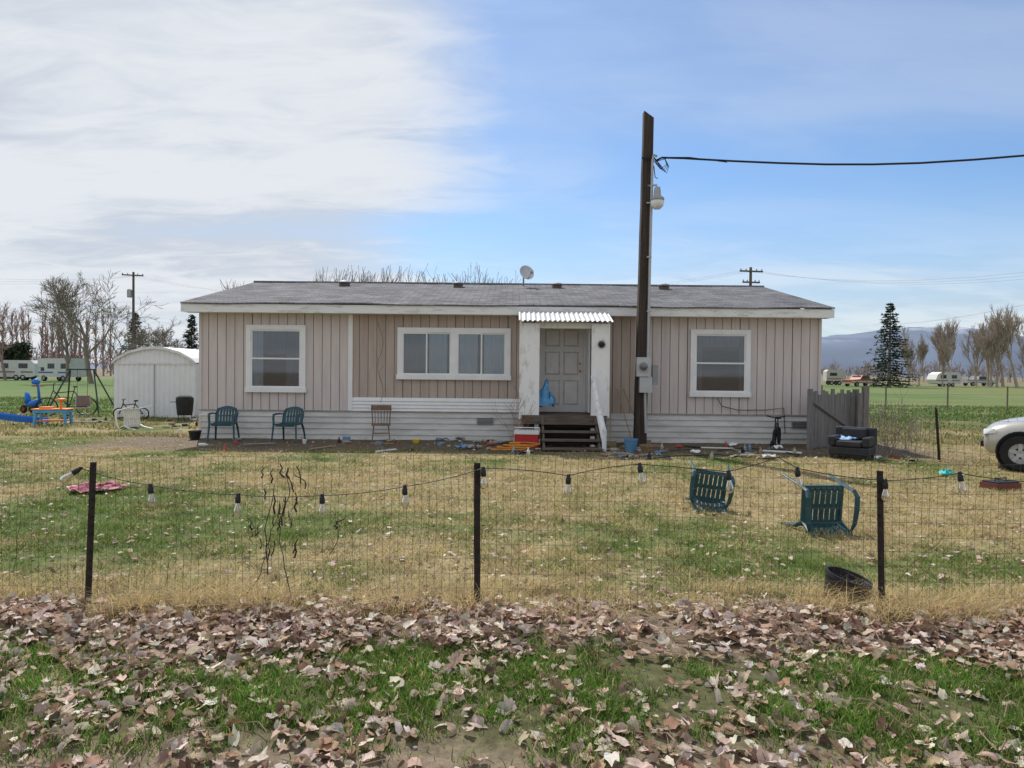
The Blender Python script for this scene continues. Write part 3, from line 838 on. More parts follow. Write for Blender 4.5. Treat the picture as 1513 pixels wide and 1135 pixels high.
# ------------------------------------------------------------------ sheds, RVs, vehicles
SY = 24.0
sh = empty("metal_shed", (P(228, 560, SY).x, SY, 0))
x0, x1 = P(168, 570, SY).x, P(289, 570, SY).x
w = x1 - x0; cx = (x0 + x1) / 2
shm = mat("shed_white_metal", (.78, .79, .80), .5, .05, 2, .05)
SP = [(0, 1.78), (.06, 1.93), (.2, 2.14), (.38, 2.27), (.5, 2.30), (.62, 2.27), (.8, 2.14), (.94, 1.93), (1, 1.78)]
def arc(y, off=0, e=0): return [(x0 - e + (w + 2 * e) * a, y, z + off) for a, z in SP]
mb = MB(); k = 64; vs = []
def roofz(a): return float(np.interp(a, [q[0] for q in SP], [q[1] for q in SP]))
for i in range(k + 1):
    a = i / k; d = .012 * (1 if i % 4 < 2 else -1)
    vs += [(x0 + w * a, SY + d, 0), (x0 + w * a, SY + d, roofz(a))]
mb.add(vs, [(2 * i, 2 * i + 2, 2 * i + 3, 2 * i + 1) for i in range(k)])
for x in (x0, x1): mb.add([(x, SY, 0), (x, SY + 3, 0), (x, SY + 3, 1.78), (x, SY, 1.78)], [(0, 1, 2, 3)])
mb.add([(x0, SY + 3, 0), (x1, SY + 3, 0), (x1, SY + 3, 1.78), (cx, SY + 3, 2.3), (x0, SY + 3, 1.78)], [(0, 1, 2, 3, 4)])
o = mb.obj("walls", shm); o.parent = sh; o.matrix_parent_inverse = Matrix.Translation(-sh.location)
mb = MB()
mb.loft([arc(SY - .08, .03, .04), arc(SY + 3.05, .03, .04)], 0, cap=False)
mb.loft([arc(SY - .085, .035, .04), arc(SY - .085, -.05, .04)], 0, cap=False)
mb.bx(x0, x1, SY - .03, SY - .014, 1.74, 1.80, 0)
mb.bx(cx - .008, cx + .008, SY - .03, SY - .014, .05, 1.739, 1)
o = mb.obj("roof_and_door_track", [mat("shed_trim", (.70, .70, .70), .5), mat("shed_gap", (.3, .3, .3), .6)]); o.parent = sh; o.matrix_parent_inverse = Matrix.Translation(-sh.location)

def wheel(mb, x, y, r, w, mt, mr):
    mb.lathe([(r * .55, -w / 2), (r * .9, -w / 2), (r, -w * .3), (r, w * .3), (r * .9, w / 2), (r * .55, w / 2)], (x, y, r), 20, mt, 'Y')
    mb.lathe([(0, -w * .32), (r * .18, -w * .4), (r * .2, -w * .25), (r * .5, -w * .28), (r * .58, -w * .45)], (x, y, r), 20, mr, 'Y')
    mb.lathe([(0, w * .32), (r * .18, w * .4), (r * .2, w * .25), (r * .5, w * .28), (r * .58, w * .45)], (x, y, r), 20, mr, 'Y')
    for i in range(5):
        a = i * 2 * math.pi / 5
        mb.bx(-.03, .03, -w * .42, -w * .30, r * .15, r * .56, mr, Matrix.Translation((x, y, r)) @ Matrix.Rotation(a, 4, 'Y'))
def rv(name, prof, wins, M, body, stripe, wheels, W=2.4):
    mb = MB(); mb.extr(prof, -W / 2, W / 2, 0)
    for x0, x1, z0, z1 in wins:
        mb.bx(x0, x1, -W / 2 - .02, -W / 2 - .002, z0, z1, 1); mb.bx(x0, x1, W / 2 + .002, W / 2 + .02, z0, z1, 1)
    xa = min(p[0] for p in prof) + .1; xb = max(p[0] for p in prof) - .3
    mb.bx(xa, xb, -W / 2 - .012, -W / 2 - .003, .95, 1.12, 2)
    mb.bx(xa + 2.2, xa + 2.9, -W / 2 - .016, -W / 2 - .0125, .7, 2.2, 0)
    for x in wheels:
        for s in (-1, 1): wheel(mb, x, s * (W / 2 - .12), .36, .25, 3, 4)
    return mb.obj(name, [body, mat("vehicle_window", (.03, .035, .045), .08, spec=.6), stripe, rubber, greym], M=M)
camperw = mat("camper_white", (.62, .62, .61), .5); brs = mat("brown_stripe", (.25, .15, .1), .6); bls = mat("blue_stripe", (.06, .12, .35), .6)
q = P(32, 550, 92)
rv("travel_trailer", [(-2.2, .6), (-2.4, 1.3), (-2.0, 2.2), (-1.4, 2.5), (1.8, 2.5), (2.2, 2.1), (2.3, .6), (1.8, .4), (-1.8, .4)],
   [(-1.7, -.9, 1.5, 2.1), (.3, 1.4, 1.5, 2.1)], TR((q.x, 92, 0), 4), camperw, brs, (0, .8))
q = P(92, 550, 88)
rv("motorhome", [(-2.4, .5), (-2.4, 1.0), (-2.0, 1.6), (-2.4, 1.9), (-2.3, 2.7), (2.3, 2.75), (2.35, .5)],
   [(-1.9, -1.4, 1.2, 1.65), (-.9, .1, 1.5, 2.1), (1.0, 1.8, 1.5, 2.1)], TR((q.x, 88, 0), -14), camperw, bls, (-1.5, 1.3))
q = P(1395, 556, 115)
rv("travel_trailer", [(-2.3, .6), (-2.5, 1.2), (-2.1, 2.1), (-1.4, 2.5), (1.7, 2.5), (2.3, 2.0), (2.4, .6), (1.9, .45), (-1.9, .45)],
   [(-1.6, -.5, 1.4, 2.0), (.5, 1.5, 1.4, 2.0)], TR((q.x, 115, 0), 8, s=.9), camperw, brs, (0, .75))
q = P(1232, 556, 120)
rv("camper_shell", [(-1.4, .7), (-1.4, 2.2), (-1.1, 2.5), (1.3, 2.5), (1.5, 2.2), (1.5, .7)],
   [(-.9, .2, 1.5, 2.0)], TR((q.x, 120, 0), -10), mat("camper_beige", (.45, .42, .38), .6), brs, (-.6, .6))
def pickup(name, M, col, col2):
    mb = MB()
    mb.extr([(-2.6, .5), (-2.65, .95), (-1.2, 1.08), (-.75, 1.65), (.45, 1.68), (.6, 1.08), (2.6, 1.05), (2.6, .5)], -.95, .95, 0)
    mb.bx(-2.68, 2.62, -.965, -.952, .62, .85, 1); mb.bx(-2.68, 2.62, .952, .965, .62, .85, 1)
    for s in (-1, 1):
        y = s * .965
        mb.add([(-1.05, y, 1.12), (.4, y, 1.12), (.38, y, 1.58), (-.7, y, 1.58)], [(0, 1, 2, 3)], 2)
        for x in (-1.75, 1.6): wheel(mb, x, s * .85, .37, .25, 3, 4)
    mb.bx(.7, 2.5, -.8, .8, 1.06, 1.07, 2)
    mb.add([(-1.16, -.85, 1.12), (-1.16, .85, 1.12), (-.8, .8, 1.6), (-.8, -.8, 1.6)], [(0, 1, 2, 3)], 2)
    mb.bx(-2.72, -2.66, -.9, .9, .42, .6, 4)
    return mb.obj(name, [col, col2, MATS.get("vehicle_window"), rubber, greym], M=M)
q = P(1273, 558, 105)
pickup("pickup_truck", TR((q.x, 105, 0), 20), mat("truck_orange", (.42, .12, .05), .4), mat("truck_white", (.6, .6, .6), .4))
q = P(1445, 556, 125)
pickup("pickup_truck", TR((q.x, 125, 0), 185), mat("truck_grey", (.3, .32, .35), .4), mat("truck_white", (.6, .6, .6), .4))

def car(name, M):
    e = empty(name); e.matrix_world = M
    mb = MB()
    st = [(-2.15, .60, .38, .60), (-2.12, .74, .27, .68), (-1.98, .83, .22, .78), (-1.6, .86, .2, .88), (-.9, .87, .2, .95), (-.3, .87, .2, .97),
          (.9, .87, .2, .99), (1.6, .86, .22, 1.0), (2.0, .82, .26, .95), (2.18, .72, .36, .85)]
    secs = []
    for x, w, zb, zt in st:
        half = [(w * .86, zb), (w * .97, zb + .1), (w, zb + (zt - zb) * .45), (w * .985, zb + (zt - zb) * .72), (w * .9, zt - .03), (w * .72, zt), (w * .3, zt + .025)]
        secs.append([(x, -y, z) for y, z in half] + [(x, y, z) for y, z in half[::-1]])
    mb.loft(secs, 0, closed=True)
    o = mb.obj("body", mat("car_silver", (.50, .47, .42), .3, .04, 2, metal=.3, coat=.6), smooth=True); o.parent = e
    s = o.modifiers.new('s', 'SUBSURF'); s.levels = 1; s.render_levels = 1
    mb = MB(); secs = []
    for x, wb, zt in ((-.95, .78, .97), (-.25, .78, 1.36), (.1, .78, 1.42), (.9, .78, 1.40), (1.5, .78, 1.22), (1.95, .76, .97)):
        wt = .58; secs.append([(x, -wb, .9), (x, -wt - .02, max(.92, zt - .03)), (x, -wt * .6, max(.93, zt)), (x, wt * .6, max(.93, zt)), (x, wt + .02, max(.92, zt - .03)), (x, wb, .9)])
    mb.loft(secs, 0)
    o = mb.obj("windows", MATS["vehicle_window"]); o.parent = e
    mb = MB()
    mb.loft([[(x, -.56, z), (x, -.3, z + .02), (x, .3, z + .02), (x, .56, z)] for x, z in ((-.3, 1.37), (.1, 1.43), (.9, 1.41), (1.3, 1.31))], 0, cap=False)
    for sgn in (-1, 1):
        for xx in ((-.95, .98, -.25, 1.37), (.35, .95, .38, 1.42), (1.9, .98, 1.3, 1.31)):
            mb.tube([(xx[0], sgn * .80, xx[1]), (xx[2], sgn * .61, xx[3])], .03, 5, 0)
    o = mb.obj("roof_and_pillars", MATS["car_silver"]); o.parent = e
    mb = MB()
    for x in (-1.60, 1.3):
        for sgn in (-1, 1):
            mb.lathe([(0, 0), (.355, 0), (.355, sgn * .02), (.33, sgn * .03)], (x, sgn * .852, .33), 24, 2, 'Y')
            wheel(mb, x, sgn * .80, .31, .2, 0, 1)
            mb.lathe([(.31, 0), (.31, .03)], (x, sgn * .88, .31), 24, 0, 'Y')
    o = mb.obj("wheels", [rubber, greym, dark]); o.parent = e
    mb = MB()
    for sgn in (-1, 1):
        mb.add([(-2.165, sgn * .45, .60), (-2.13, sgn * .72, .60), (-1.96, sgn * .845, .64), (-1.96, sgn * .835, .72), (-2.08, sgn * .70, .70), (-2.15, sgn * .45, .68)], [(0, 1, 2, 3, 4, 5)], 0)
    mb.bx(-2.19, -2.13, -.4, .4, .36, .46, 1)
    mb.bx(-.2, .0, -.98, -.87, .95, 1.07, 2)
    o = mb.obj("lights_and_grille", [mat("headlight", (.6, .62, .63), .1, spec=.8), black, MATS["car_silver"]]); o.parent = e
q = G(1507, 698)
M0 = Matrix.Rotation(rad(-36), 4, 'Z'); wv = M0 @ Vector((-1.60, -.9, 0))
car("parked_car", Matrix.Translation((q.x - wv.x, q.y - wv.y, 0)) @ M0)

# ------------------------------------------------------------------ fences
def wirefence(name, p0, p1, H, step, rows, r, seg=6, wob=.012):
    mb = MB(); p0 = Vector(p0); p1 = Vector(p1); L = (p1 - p0).length; d = (p1 - p0) / L; nrm = Vector((-d.y, d.x, 0))
    def off(s, z): return nrm * (wob * math.sin(s * 1.9 + z * 2) + wob * .6 * math.sin(s * 5.1 + 1)) + d * (wob * .5 * math.sin(z * 6 + s * 3)) + Vector((0, 0, wob * math.sin(s * 1.3) + wob * .5 * math.sin(s * 4.4 + 2)))
    n = int(L / step)
    for i in range(n + 1):
        s = i * step
        mb.tube([p0 + d * s + Vector((0, 0, H * t)) + off(s, H * t) for t in np.linspace(0, 1, seg)], r, 3, cap=False)
    for z in rows:
        k = int(L / .15)
        mb.tube([p0 + d * (L * i / k) + Vector((0, 0, z)) + off(L * i / k, z) for i in range(k + 1)], r * 1.1, 3, cap=False)
    return mb.obj(name, steel)
FY = 4.87
rows = [.04 + .0985 * i for i in range(11)]
wirefence("wire_fence", (-6, FY, 0), (6, FY, 0), 1.03, .05, rows, .0013, wob=.015)
tpost = mat("rusty_steel_post", (.035, .028, .025), .7, .4, 20, .2, metal=.3)
def post(px0, py0, px1, py1, Yd, w=.019, nm="fence_post"):
    a = P(px0, py0, Yd); b = P(px1, py1, Yd); a.z = min(a.z, -.02); mb = MB()
    def bar(o0, sx, sy):
        vs = []
        for c in (a, b):
            for x, y in ((-sx, -sy), (sx, -sy), (sx, sy), (-sx, sy)): vs.append((c.x + x + o0[0], c.y + y + o0[1], c.z))
        mb.add(vs, [(0, 1, 5, 4), (1, 2, 6, 5), (2, 3, 7, 6), (3, 0, 4, 7), (4, 5, 6, 7)])
    bar((0, 0), w, .003); bar((0, .018), .004, .0145)
    k = 18
    for i in range(k):
        c = a.lerp(b, (i + .7) / k); mb.bx(c.x - .008, c.x + .008, c.y - .011, c.y - .0035, c.z - .006, c.z + .006)
    return mb.obj(nm, tpost)
post(129, 912, 138, 683, FY - .03, .021); post(705, 915, 705, 684, FY - .03, .021); post(1303, 922, 1300, 696, FY - .03, .021)
post(-470, 905, -462, 680, FY - .03); post(1905, 925, 1900, 700, FY - .03)
pA = Vector((P(1284, 600, 16.6).x, 16.6, 0)); pB = G(1388, 682); pC = Vector((9.6, 10.6, 0))
wirefence("wire_fence", (pA.x, pA.y, 0), (pB.x, pB.y, 0), 1.05, .15, [.05, .2, .35, .5, .65, .8, 1.0], .0028, 4, .02)
wirefence("wire_fence", (pB.x, pB.y, 0), (pC.x, pC.y, 0), 1.05, .15, [.05, .2, .35, .5, .65, .8, 1.0], .0028, 4, .02)
post(1388, 682, 1383, 602, pB.y - .02, .025)
mb = MB()
for i in range(16):
    x = 14 + i * 3.2; mb.tube([(x, 33 + i * .6, 0), (x, 33 + i * .6, 1.15)], .035, 5)
for z in (.4, .75, 1.1): mb.tube([(12, 32.6, z), (62, 42, z)], .006, 3)
mb.obj("field_fence", mat("field_post", (.16, .13, .1), .9))

# string lights
lights = empty("string_lights", (0, FY - .06, 1.2))
bp = [(119, 692), (222, 717), (352, 731), (476, 732), (598, 719), (714, 692), (840, 703), (945, 686), (1076, 697), (1178, 692), (1308, 710), (1418, 699), (1530, 712)]
LYd = FY - .07
mb = MB()
W3 = [P(x, y, LYd) for x, y in bp]
path = []
for i in range(len(bp) - 1):
    a, b = W3[i], W3[i + 1]
    sg = .012 if i not in (5, 6, 7, 8) else -.012
    if i == 8:
        m_ = P(1150, 676, LYd); seq = [a, a.lerp(m_, .5) - Vector((0, 0, .005)), m_, b]
    elif i == 7:
        m_ = P(1000, 690, LYd); seq = [a, m_, b]
    else:
        seq = [a.lerp(b, t) - Vector((0, 0, sg * 4 * t * (1 - t))) for t in np.linspace(0, 1, 6)]
    path += seq[:-1]
path.append(W3[-1]); path = [P(128, 700, LYd), P(135, 690, LYd)] + path
mb.tube(path, .003, 5, 0)
for i, p in enumerate(W3):
    t = Vector((random.uniform(-.15, .15), random.uniform(-.1, .1), -1)).normalized()
    if i == 0: t = Vector((-.5, -.2, -.4)).normalized()
    rot = Vector((0, 0, -1)).rotation_difference(t).to_matrix()
    mb.lathe([(0, .012), (.011, .01), (.013, 0), (.013, -.012), (.0175, -.016), (.018, -.05), (.0155, -.055), (0, -.055)], p, 12, 0, 'Z', rot)
    mb.lathe([(.013, -.054), (.014, -.065), (.022, -.09), (.026, -.108), (.024, -.125), (.014, -.139), (0, -.143)], p, 14, 1, 'Z', rot)
    q = p + rot @ Vector((0, 0, -.09)); mb.tube([q + Vector((0, 0, .02)), q - Vector((0, 0, .025))], .005, 5, 2)
o = mb.obj("cord_and_bulbs", [black, glass_mat("bulb_glass", (.92, .92, .9), .9), mat("filament", (.65, .5, .25), .5)], smooth=True)
o.parent = lights; o.matrix_parent_inverse = Matrix.Translation(-lights.location)

mb = MB()
def vine(px0, py0, px1, py1, r, k=9, amp=7):
    pts = []
    for i in range(k):
        t = i / (k - 1)
        pts.append(P(px0 + (px1 - px0) * t + amp * math.sin(t * 3.5 + px0) + random.uniform(-3, 3), py0 + (py1 - py0) * t, FY - .02 + random.uniform(-.03, .03)))
    mb.tube(pts, [r * (1 - .5 * i / k) for i in range(k)], 5)
for a in ((392, 850, 408, 715, .0045), (430, 900, 415, 740, .004), (385, 820, 425, 745, .003), (370, 880, 398, 790, .0035), (420, 770, 420, 700, .004),
          (500, 782, 510, 762, .006), (365, 800, 372, 760, .003), (447, 722, 443, 700, .005), (260, 800, 290, 770, .0012), (1330, 860, 1390, 790, .0018),
          (1350, 900, 1380, 800, .0018), (250, 870, 262, 740, .0012), (30, 850, 20, 740, .0018), (490, 820, 494, 750, .003), (1100, 850, 1170, 850, .0012)):
    vine(*a)
for i in range(24):
    px, py = random.uniform(370, 446), random.uniform(705, 830); a = random.uniform(-12, 12)
    vine(px, py, px + a * .5, py - random.uniform(12, 28), random.uniform(.005, .008), 4, 1.5)
mb.obj("dried_vines", mat("vine_dark", (.05, .035, .028), .9))

mb = MB()
g0 = Vector((P(1198, 620, 15.7).x, 15.7, 0)); g1 = Vector((P(1262, 620, 16.9).x, 16.9, 0)); d = (g1 - g0); L = d.length; ang = math.atan2(d.y, d.x)
Mg = Matrix.Translation(g0) @ Matrix.Rotation(ang, 4, 'Z')
x = 0; i = 0
while x < L - .02:
    w = .135; h = 1.22 + .05 * math.sin(i * 2.3) + random.uniform(-.03, .03)
    mb.bx(x, x + w, -.01, .012, .03, h, 0, Mg @ Matrix.Rotation(random.uniform(-.012, .012), 4, 'Y')); x += w + .008; i += 1
mb.bx(0, L, .013, .05, .25, .34, 0, Mg); mb.bx(0, L, .013, .05, .95, 1.04, 0, Mg)
mb.tube([Mg @ Vector((.05, -.03, 1.0)), Mg @ Vector((L - .05, -.03, .3))], .03, 4, 0)
mb.bx(-.09, -.005, -.05, .04, 0, 1.3, 0, Mg)
mb.bx(L + .02, L + .12, -.05, .06, 0, 1.28, 0, Mg)
c = P(1278, 620, 16.6); mb.bx(c.x - .06, c.x + .06, 16.54, 16.66, 0, 1.36, 0)
mb.bx(c.x - .18, c.x - .07, 16.56, 16.6, 0, 1.2, 0)
mb.obj("wooden_gate", oldwood)

# ------------------------------------------------------------------ chairs
def chair_mesh(name, m, M):
    mb = MB()
    for i in range(7):
        x = -.21 + i * .07
        secs = []
        for y, z in ((-.24, .425), (-.22, .44), (-.08, .43), (.1, .415), (.22, .42)):
            hw = .028
            secs.append([(x - hw, y, z - .012), (x + hw, y, z - .012), (x + hw, y, z), (x - hw, y, z)])
        mb.loft(secs, 0, closed=True)
    for y, z, hh in ((-.225, .425, .03), (0, .415, .03), (.2, .415, .035)):
        mb.bx(-.245, .245, y - hh, y + hh, z - .018, z + .002)
    for sx in (-1, 1): mb.bx(sx * .24 - .015, sx * .24 + .015, -.24, .22, .405, .432)
    mb.bx(-.23, .23, -.25, -.238, .37, .43)
    def bk(u, v):
        return Vector((u * (.235 + .02 * v - .06 * max(0, v - .7) / .3), .22 + .13 * v - .05 * u * u, .42 + .40 * v - .05 * u * u * v))
    for i in range(7):
        u = -.84 + i * .28
        secs = []
        for v in np.linspace(0, .84, 6):
            a = bk(u - .10, v); b_ = bk(u + .10, v)
            secs.append([a, b_, b_ + Vector((0, .012, 0)), a + Vector((0, .012, 0))])
        mb.loft(secs, 0, closed=True)
    for v0, v1 in ((.82, 1.0), (0, .1), (.40, .47)):
        secs = []
        for u in np.linspace(-1, 1, 12):
            a = bk(u, v0) - Vector((0, .004, 0)); b_ = bk(u, v1) - Vector((0, .004, 0))
            secs.append([a, b_, b_ + Vector((0, .02, 0)), a + Vector((0, .02, 0))])
        mb.loft(secs, 0, closed=True)
    for sx in (-1, 1):
        mb.tube([bk(sx, v) + Vector((0, .008, 0)) for v in np.linspace(0, 1, 6)], .02, 6)
        mb.tube([bk(sx, .62), Vector((sx * .285, .14, .655)), Vector((sx * .30, -.02, .655)), Vector((sx * .30, -.17, .65)), Vector((sx * .285, -.235, .60)), Vector((sx * .27, -.25, .43)), Vector((sx * .285, -.275, .2)), Vector((sx * .30, -.30, 0))],
                [.018, .03, .034, .034, .028, .026, .022, .018], 6, flat=.7)
        mb.tube([bk(sx, .05), Vector((sx * .25, .26, .3)), Vector((sx * .275, .33, 0))], [.028, .026, .02], 6)
    return mb.obj(name, m, M=M)
q = P(331, 640, 16.3); ch = chair_mesh("plastic_garden_chair", tealp, TR((q.x, 16.3, 0), 8, s=.94))
q = P(427, 640, 16.3); dup(ch, "plastic_garden_chair", TR((q.x, 16.3, 0), -6, s=.94))
def tipped(px, py, rz, tilt, s, ry=0, lift=0):
    q = G(px, py)
    dup(ch, "plastic_garden_chair", TR((q.x, q.y + .12, .235 * s / .85 + lift), rz, 0, ry) @ Matrix.Rotation(rad(-90 - tilt), 4, 'X') @ Matrix.Scale(s, 4) @ Matrix.Translation((0, -.02, -.42)))
tipped(1221, 789, 186, 5, .86)
tipped(1052, 754, 172, 4, .76, -7, .03)
wp = mat("white_plastic", (.72, .72, .70), .45, .08)
q = G(200, 633); c2 = chair_mesh("white_plastic_chair", wp, TR((q.x, q.y, .28), 70) @ Matrix.Rotation(rad(-95), 4, 'X') @ Matrix.Translation((0, 0, -.3)))

def wchair(px, Yd, rz):
    q = P(px, 640, Yd); mb = MB()
    mb.bx(-.21, .21, -.2, .2, .38, .41)
    for sx in (-1, 1):
        mb.tube([(sx * .16, -.15, .38), (sx * .2, -.19, 0)], [.018, .013], 6)
        mb.tube([(sx * .16, .15, .38), (sx * .2, .2, 0)], [.018, .013], 6)
        mb.tube([(sx * .19, .17, .41), (sx * .21, .24, .80)], .016, 6)
        mb.tube([(sx * .18, -.17, .2), (sx * .18, .18, .2)], .01, 5)
    for i in range(5):
        x = -.13 + i * .065; mb.tube([(x, .175, .41), (x * 1.1, .235, .74)], .009, 5)
    mb.bx(-.23, .23, .225, .25, .70, .82); mb.bx(-.18, .18, -.18, -.16, .2, .225)
    return mb.obj("wooden_chair", mat("chair_wood", (.20, .13, .10), .7, .2), M=TR((q.x, Yd, 0), rz))
wchair(563, 16.4, 10)

def armchair(px, py):
    q = G(px, py); mb = MB()
    mb.bx(-.38, .38, -.36, .36, .08, .26); mb.bx(-.25, .25, -.38, .22, .265, .38)
    mb.bx(-.40, -.26, -.36, .34, .27, .47); mb.bx(.26, .40, -.36, .34, .27, .47)
    mb.bx(-.40, .40, .23, .40, .28, .64)
    mb.bx(-.24, .24, .12, .225, .39, .62)
    for x in (-.33, .33):
        for y in (-.3, .3): mb.bx(x - .03, x + .03, y - .03, y + .03, 0, .078)
    mb.obj("armchair", mat("black_leather", (.03, .03, .035), .5, .3, 6, .3), M=TR((q.x, q.y + .3, 0), -38, s=.92), bevel=.06)
armchair(1270, 680)
def cloth(name, c, w, d, h, m, k=14, seed=0, rz=0):
    xs = np.linspace(-w / 2, w / 2, k); ys = np.linspace(-d / 2, d / 2, k); X, Y = np.meshgrid(xs, ys, indexing='ij')
    Zz = h * fbm(X + seed * 3, Y, w * .22, seed) * (1 - .6 * np.maximum(np.abs(X) / w * 2, np.abs(Y) / d * 2) ** 2)
    X = X + .3 * w * (fbm(Y, X, w * .5, seed + 5) - .5) * 2; Y = Y + .45 * d * (fbm(X, Y, w * .3, seed + 9) - .5) * 2
    ca, sa = math.cos(rad(rz)), math.sin(rad(rz))
    V = np.stack([X * ca - Y * sa + c[0], X * sa + Y * ca + c[1], Zz + c[2]], -1).reshape(-1, 3)
    idx = np.arange(k * k).reshape(k, k)
    Fc = np.stack([idx[:-1, :-1], idx[1:, :-1], idx[1:, 1:], idx[:-1, 1:]], -1).reshape(-1, 4)
    return npmesh(name, V, Fc, None, m, True)
q = G(1256, 676)
cloth("blue_blanket", (q.x - .05, q.y + .05, .34), .42, .4, .15, mat("blue_cloth", (.25, .4, .6), .9, .5, 12), seed=2)
q = G(146, 727)
cloth("red_cloth", (q.x, q.y, .0), .62, .42, .22, mat("red_cloth_mat", (.42, .05, .09), .9, .5, 9, col2=(.75, .35, .4)), k=36, seed=4, rz=20)
cloth("blue_bag", (P(806, 578, 16.2).x, 16.2, DZ), .38, .3, 1.0, mat("bag_blue", (.12, .35, .62), .6, .4, 10), seed=6)
q = G(1398, 704)
cloth("turquoise_bag", (q.x, q.y, .0), .2, .2, .22, mat("turq", (.02, .38, .36), .6, .3, 10), seed=8)

def pot(name, c, r0, r1, h, m, M=None):
    mb = MB()
    mb.lathe([(0, 0), (r0, 0), (r1 * .97, h * .88), (r1 * 1.04, h * .88), (r1 * 1.04, h), (r1 * .95, h), (r1 * .93, h * .9), (r0 * .93, .02), (0, .02)], (0, 0, 0), 28, 0)
    return mb.obj(name, m, M=M if M is not None else TR(c), smooth=False)
q = P(1240, 900, FY + .2)
pot("black_plant_pot", None, .115, .15, .22, black, TR((q.x, FY + .2, .0), 0, 7, 14))
q = G(932, 668); pot("blue_bucket", None, .11, .14, .27, mat("bucket_blue", (.10, .25, .42), .5), TR((q.x, q.y, 0)))
q = G(960, 671); pot("wicker_basket", None, .15, .2, .18, mat("wicker", (.22, .15, .09), .9, .4, 30, .5), TR((q.x, q.y, 0)))
q = P(512, 641, 16.2); pot("small_flower_pot", None, .07, .09, .13, mat("pot_blue", (.15, .35, .6), .5), TR((q.x, 16.2, 0)))
q = P(288, 640, 16.6); pot("dark_flower_pot", None, .1, .14, .2, black, TR((q.x, 16.6, 0)))
q = P(615, 645, 16.2); pot("yellow_bowl", None, .06, .1, .09, yelp, TR((q.x, 16.2, 0)))
q = P(450, 648, 15.8); pot("white_cup", None, .03, .05, .1, wp, TR((q.x, 15.8, 0)))
q = P(779, 657, 15.4); mb = MB()
mb.bx(-.25, .25, -.17, .17, 0, .30, 0); mb.bx(-.265, .265, -.185, .185, .303, .38, 1); mb.bx(-.28, -.252, -.1, .1, .12, .2, 1); mb.bx(.252, .28, -.1, .1, .12, .2, 1)
mb.tube([(-.27, 0, .2), (-.27, -.1, .44), (.27, -.1, .44), (.27, 0, .2)], .012, 5, 1)
mb.obj("cooler", [redp, wp], M=TR((q.x, 15.4, 0), -8), bevel=.02)
q = P(273, 617, 22.5); mb = MB()
mb.lathe([(.3, .25), (.33, .5), (.36, .88), (.35, 1.0), (.24, 1.08), (.06, 1.12), (0, 1.12)], (0, 0, 0), 20)
for i in range(3):
    a = i * 2.1; mb.tube([(.25 * math.cos(a), .25 * math.sin(a), .5), (.33 * math.cos(a), .33 * math.sin(a), 0)], .016, 6)
mb.bx(-.58, -.33, -.15, .15, .8, .82)
mb.obj("kettle_grill", mat("grill_cover", (.025, .025, .027), .75, .3, 8, .5), M=TR((q.x, 22.5, 0), 0, s=.72), smooth=True)
def ring(mb, c, R, r, mi, ax='Y'):
    pts = [Vector(c) + Vector((R * math.cos(a), 0, R * math.sin(a))) for a in np.linspace(0, 2 * math.pi, 21)]
    mb.tube(pts, r, 5, mi, cap=False)
def bike(name, M, R=.2, col=black):
    mb = MB(); b_ = R * 1.75
    for x in (-b_, b_):
        ring(mb, (x, 0, R), R - .02, .02, 0)
        for i in range(8):
            a = i * math.pi / 4; mb.tube([(x, 0, R), (x + (R - .02) * math.cos(a), 0, R + (R - .02) * math.sin(a))], .003, 3, 0)
    S = (b_ * .35, 0, R * 2.6); H = (-b_ * .68, 0, R * 2.7); B = (b_ * .1, 0, R * 1.0)
    for a, c in ((S, B), (B, H), (S, (-b_ * .66, 0, R * 2.4)), (B, (b_, 0, R)), (S, (b_, 0, R)), (H, (-b_, 0, R))): mb.tube([a, c], .016, 6, 1)
    mb.tube([(-b_ * .62, -.2, R * 3.4), (-b_ * .68, 0, R * 3.2), (-b_ * .62, .2, R * 3.4)], .013, 5, 0); mb.tube([H, (-b_ * .66, 0, R * 3.25)], .014, 5, 0)
    mb.tube([S, (b_ * .4, 0, R * 3)], .014, 5, 0); mb.lathe([(0, 0), (.07, 0), (.06, .04), (0, .05)], (b_ * .42, 0, R * 3), 8, 0)
    mb.tube([(b_ * .1, -.09, R * .7), (b_ * .1, .09, R * 1.3)], .01, 4, 0)
    return mb.obj(name, [rubber, col], M=M)
q = G(212, 618); bike("childrens_bicycle", TR((q.x, 22.8, 0), 15), .19)
q = G(135, 612); bike("bicycle", TR((q.x, 24, 0), 30), .32)
q = P(1150, 655, 16.3); bike("small_bicycle", TR((q.x, 16.4, 0), 62), .2, mat("bike_dark", (.04, .04, .05), .4))
q = G(130, 612); mb = MB(); y = 25
for dx in (-.7, .75):
    for dy in (-.6, .6): mb.tube([(q.x + dx + (dx * .25), y + dy, 0), (q.x + dx * .55, y, 1.55)], .025, 6)
mb.tube([(q.x - .5, y, 1.55), (q.x + .5, y, 1.55)], .025, 6)
for dx in (-.15, .2): mb.tube([(q.x + dx, y, 1.55), (q.x + dx, y, .5)], .008, 4)
mb.bx(q.x - .2, q.x + .25, y - .1, y + .1, .46, .5)
mb.obj("swing_frame", mat("dark_green_metal", (.03, .05, .05), .5))
q = G(152, 618); mb = MB()
for s in (-.22, .22):
    mb.tube([(s, -.25, 0), (s, .25, .5)], .014, 5); mb.tube([(s, .25, 0), (s, -.25, .45)], .014, 5); mb.tube([(s, .2, .42), (s, .36, .9)], .014, 5)
mb.bx(-.22, .22, -.24, .22, .43, .45, 1); mb.add([(-.22, .21, .5), (.22, .21, .5), (.22, .35, .88), (-.22, .35, .88)], [(0, 1, 2, 3)], 1)
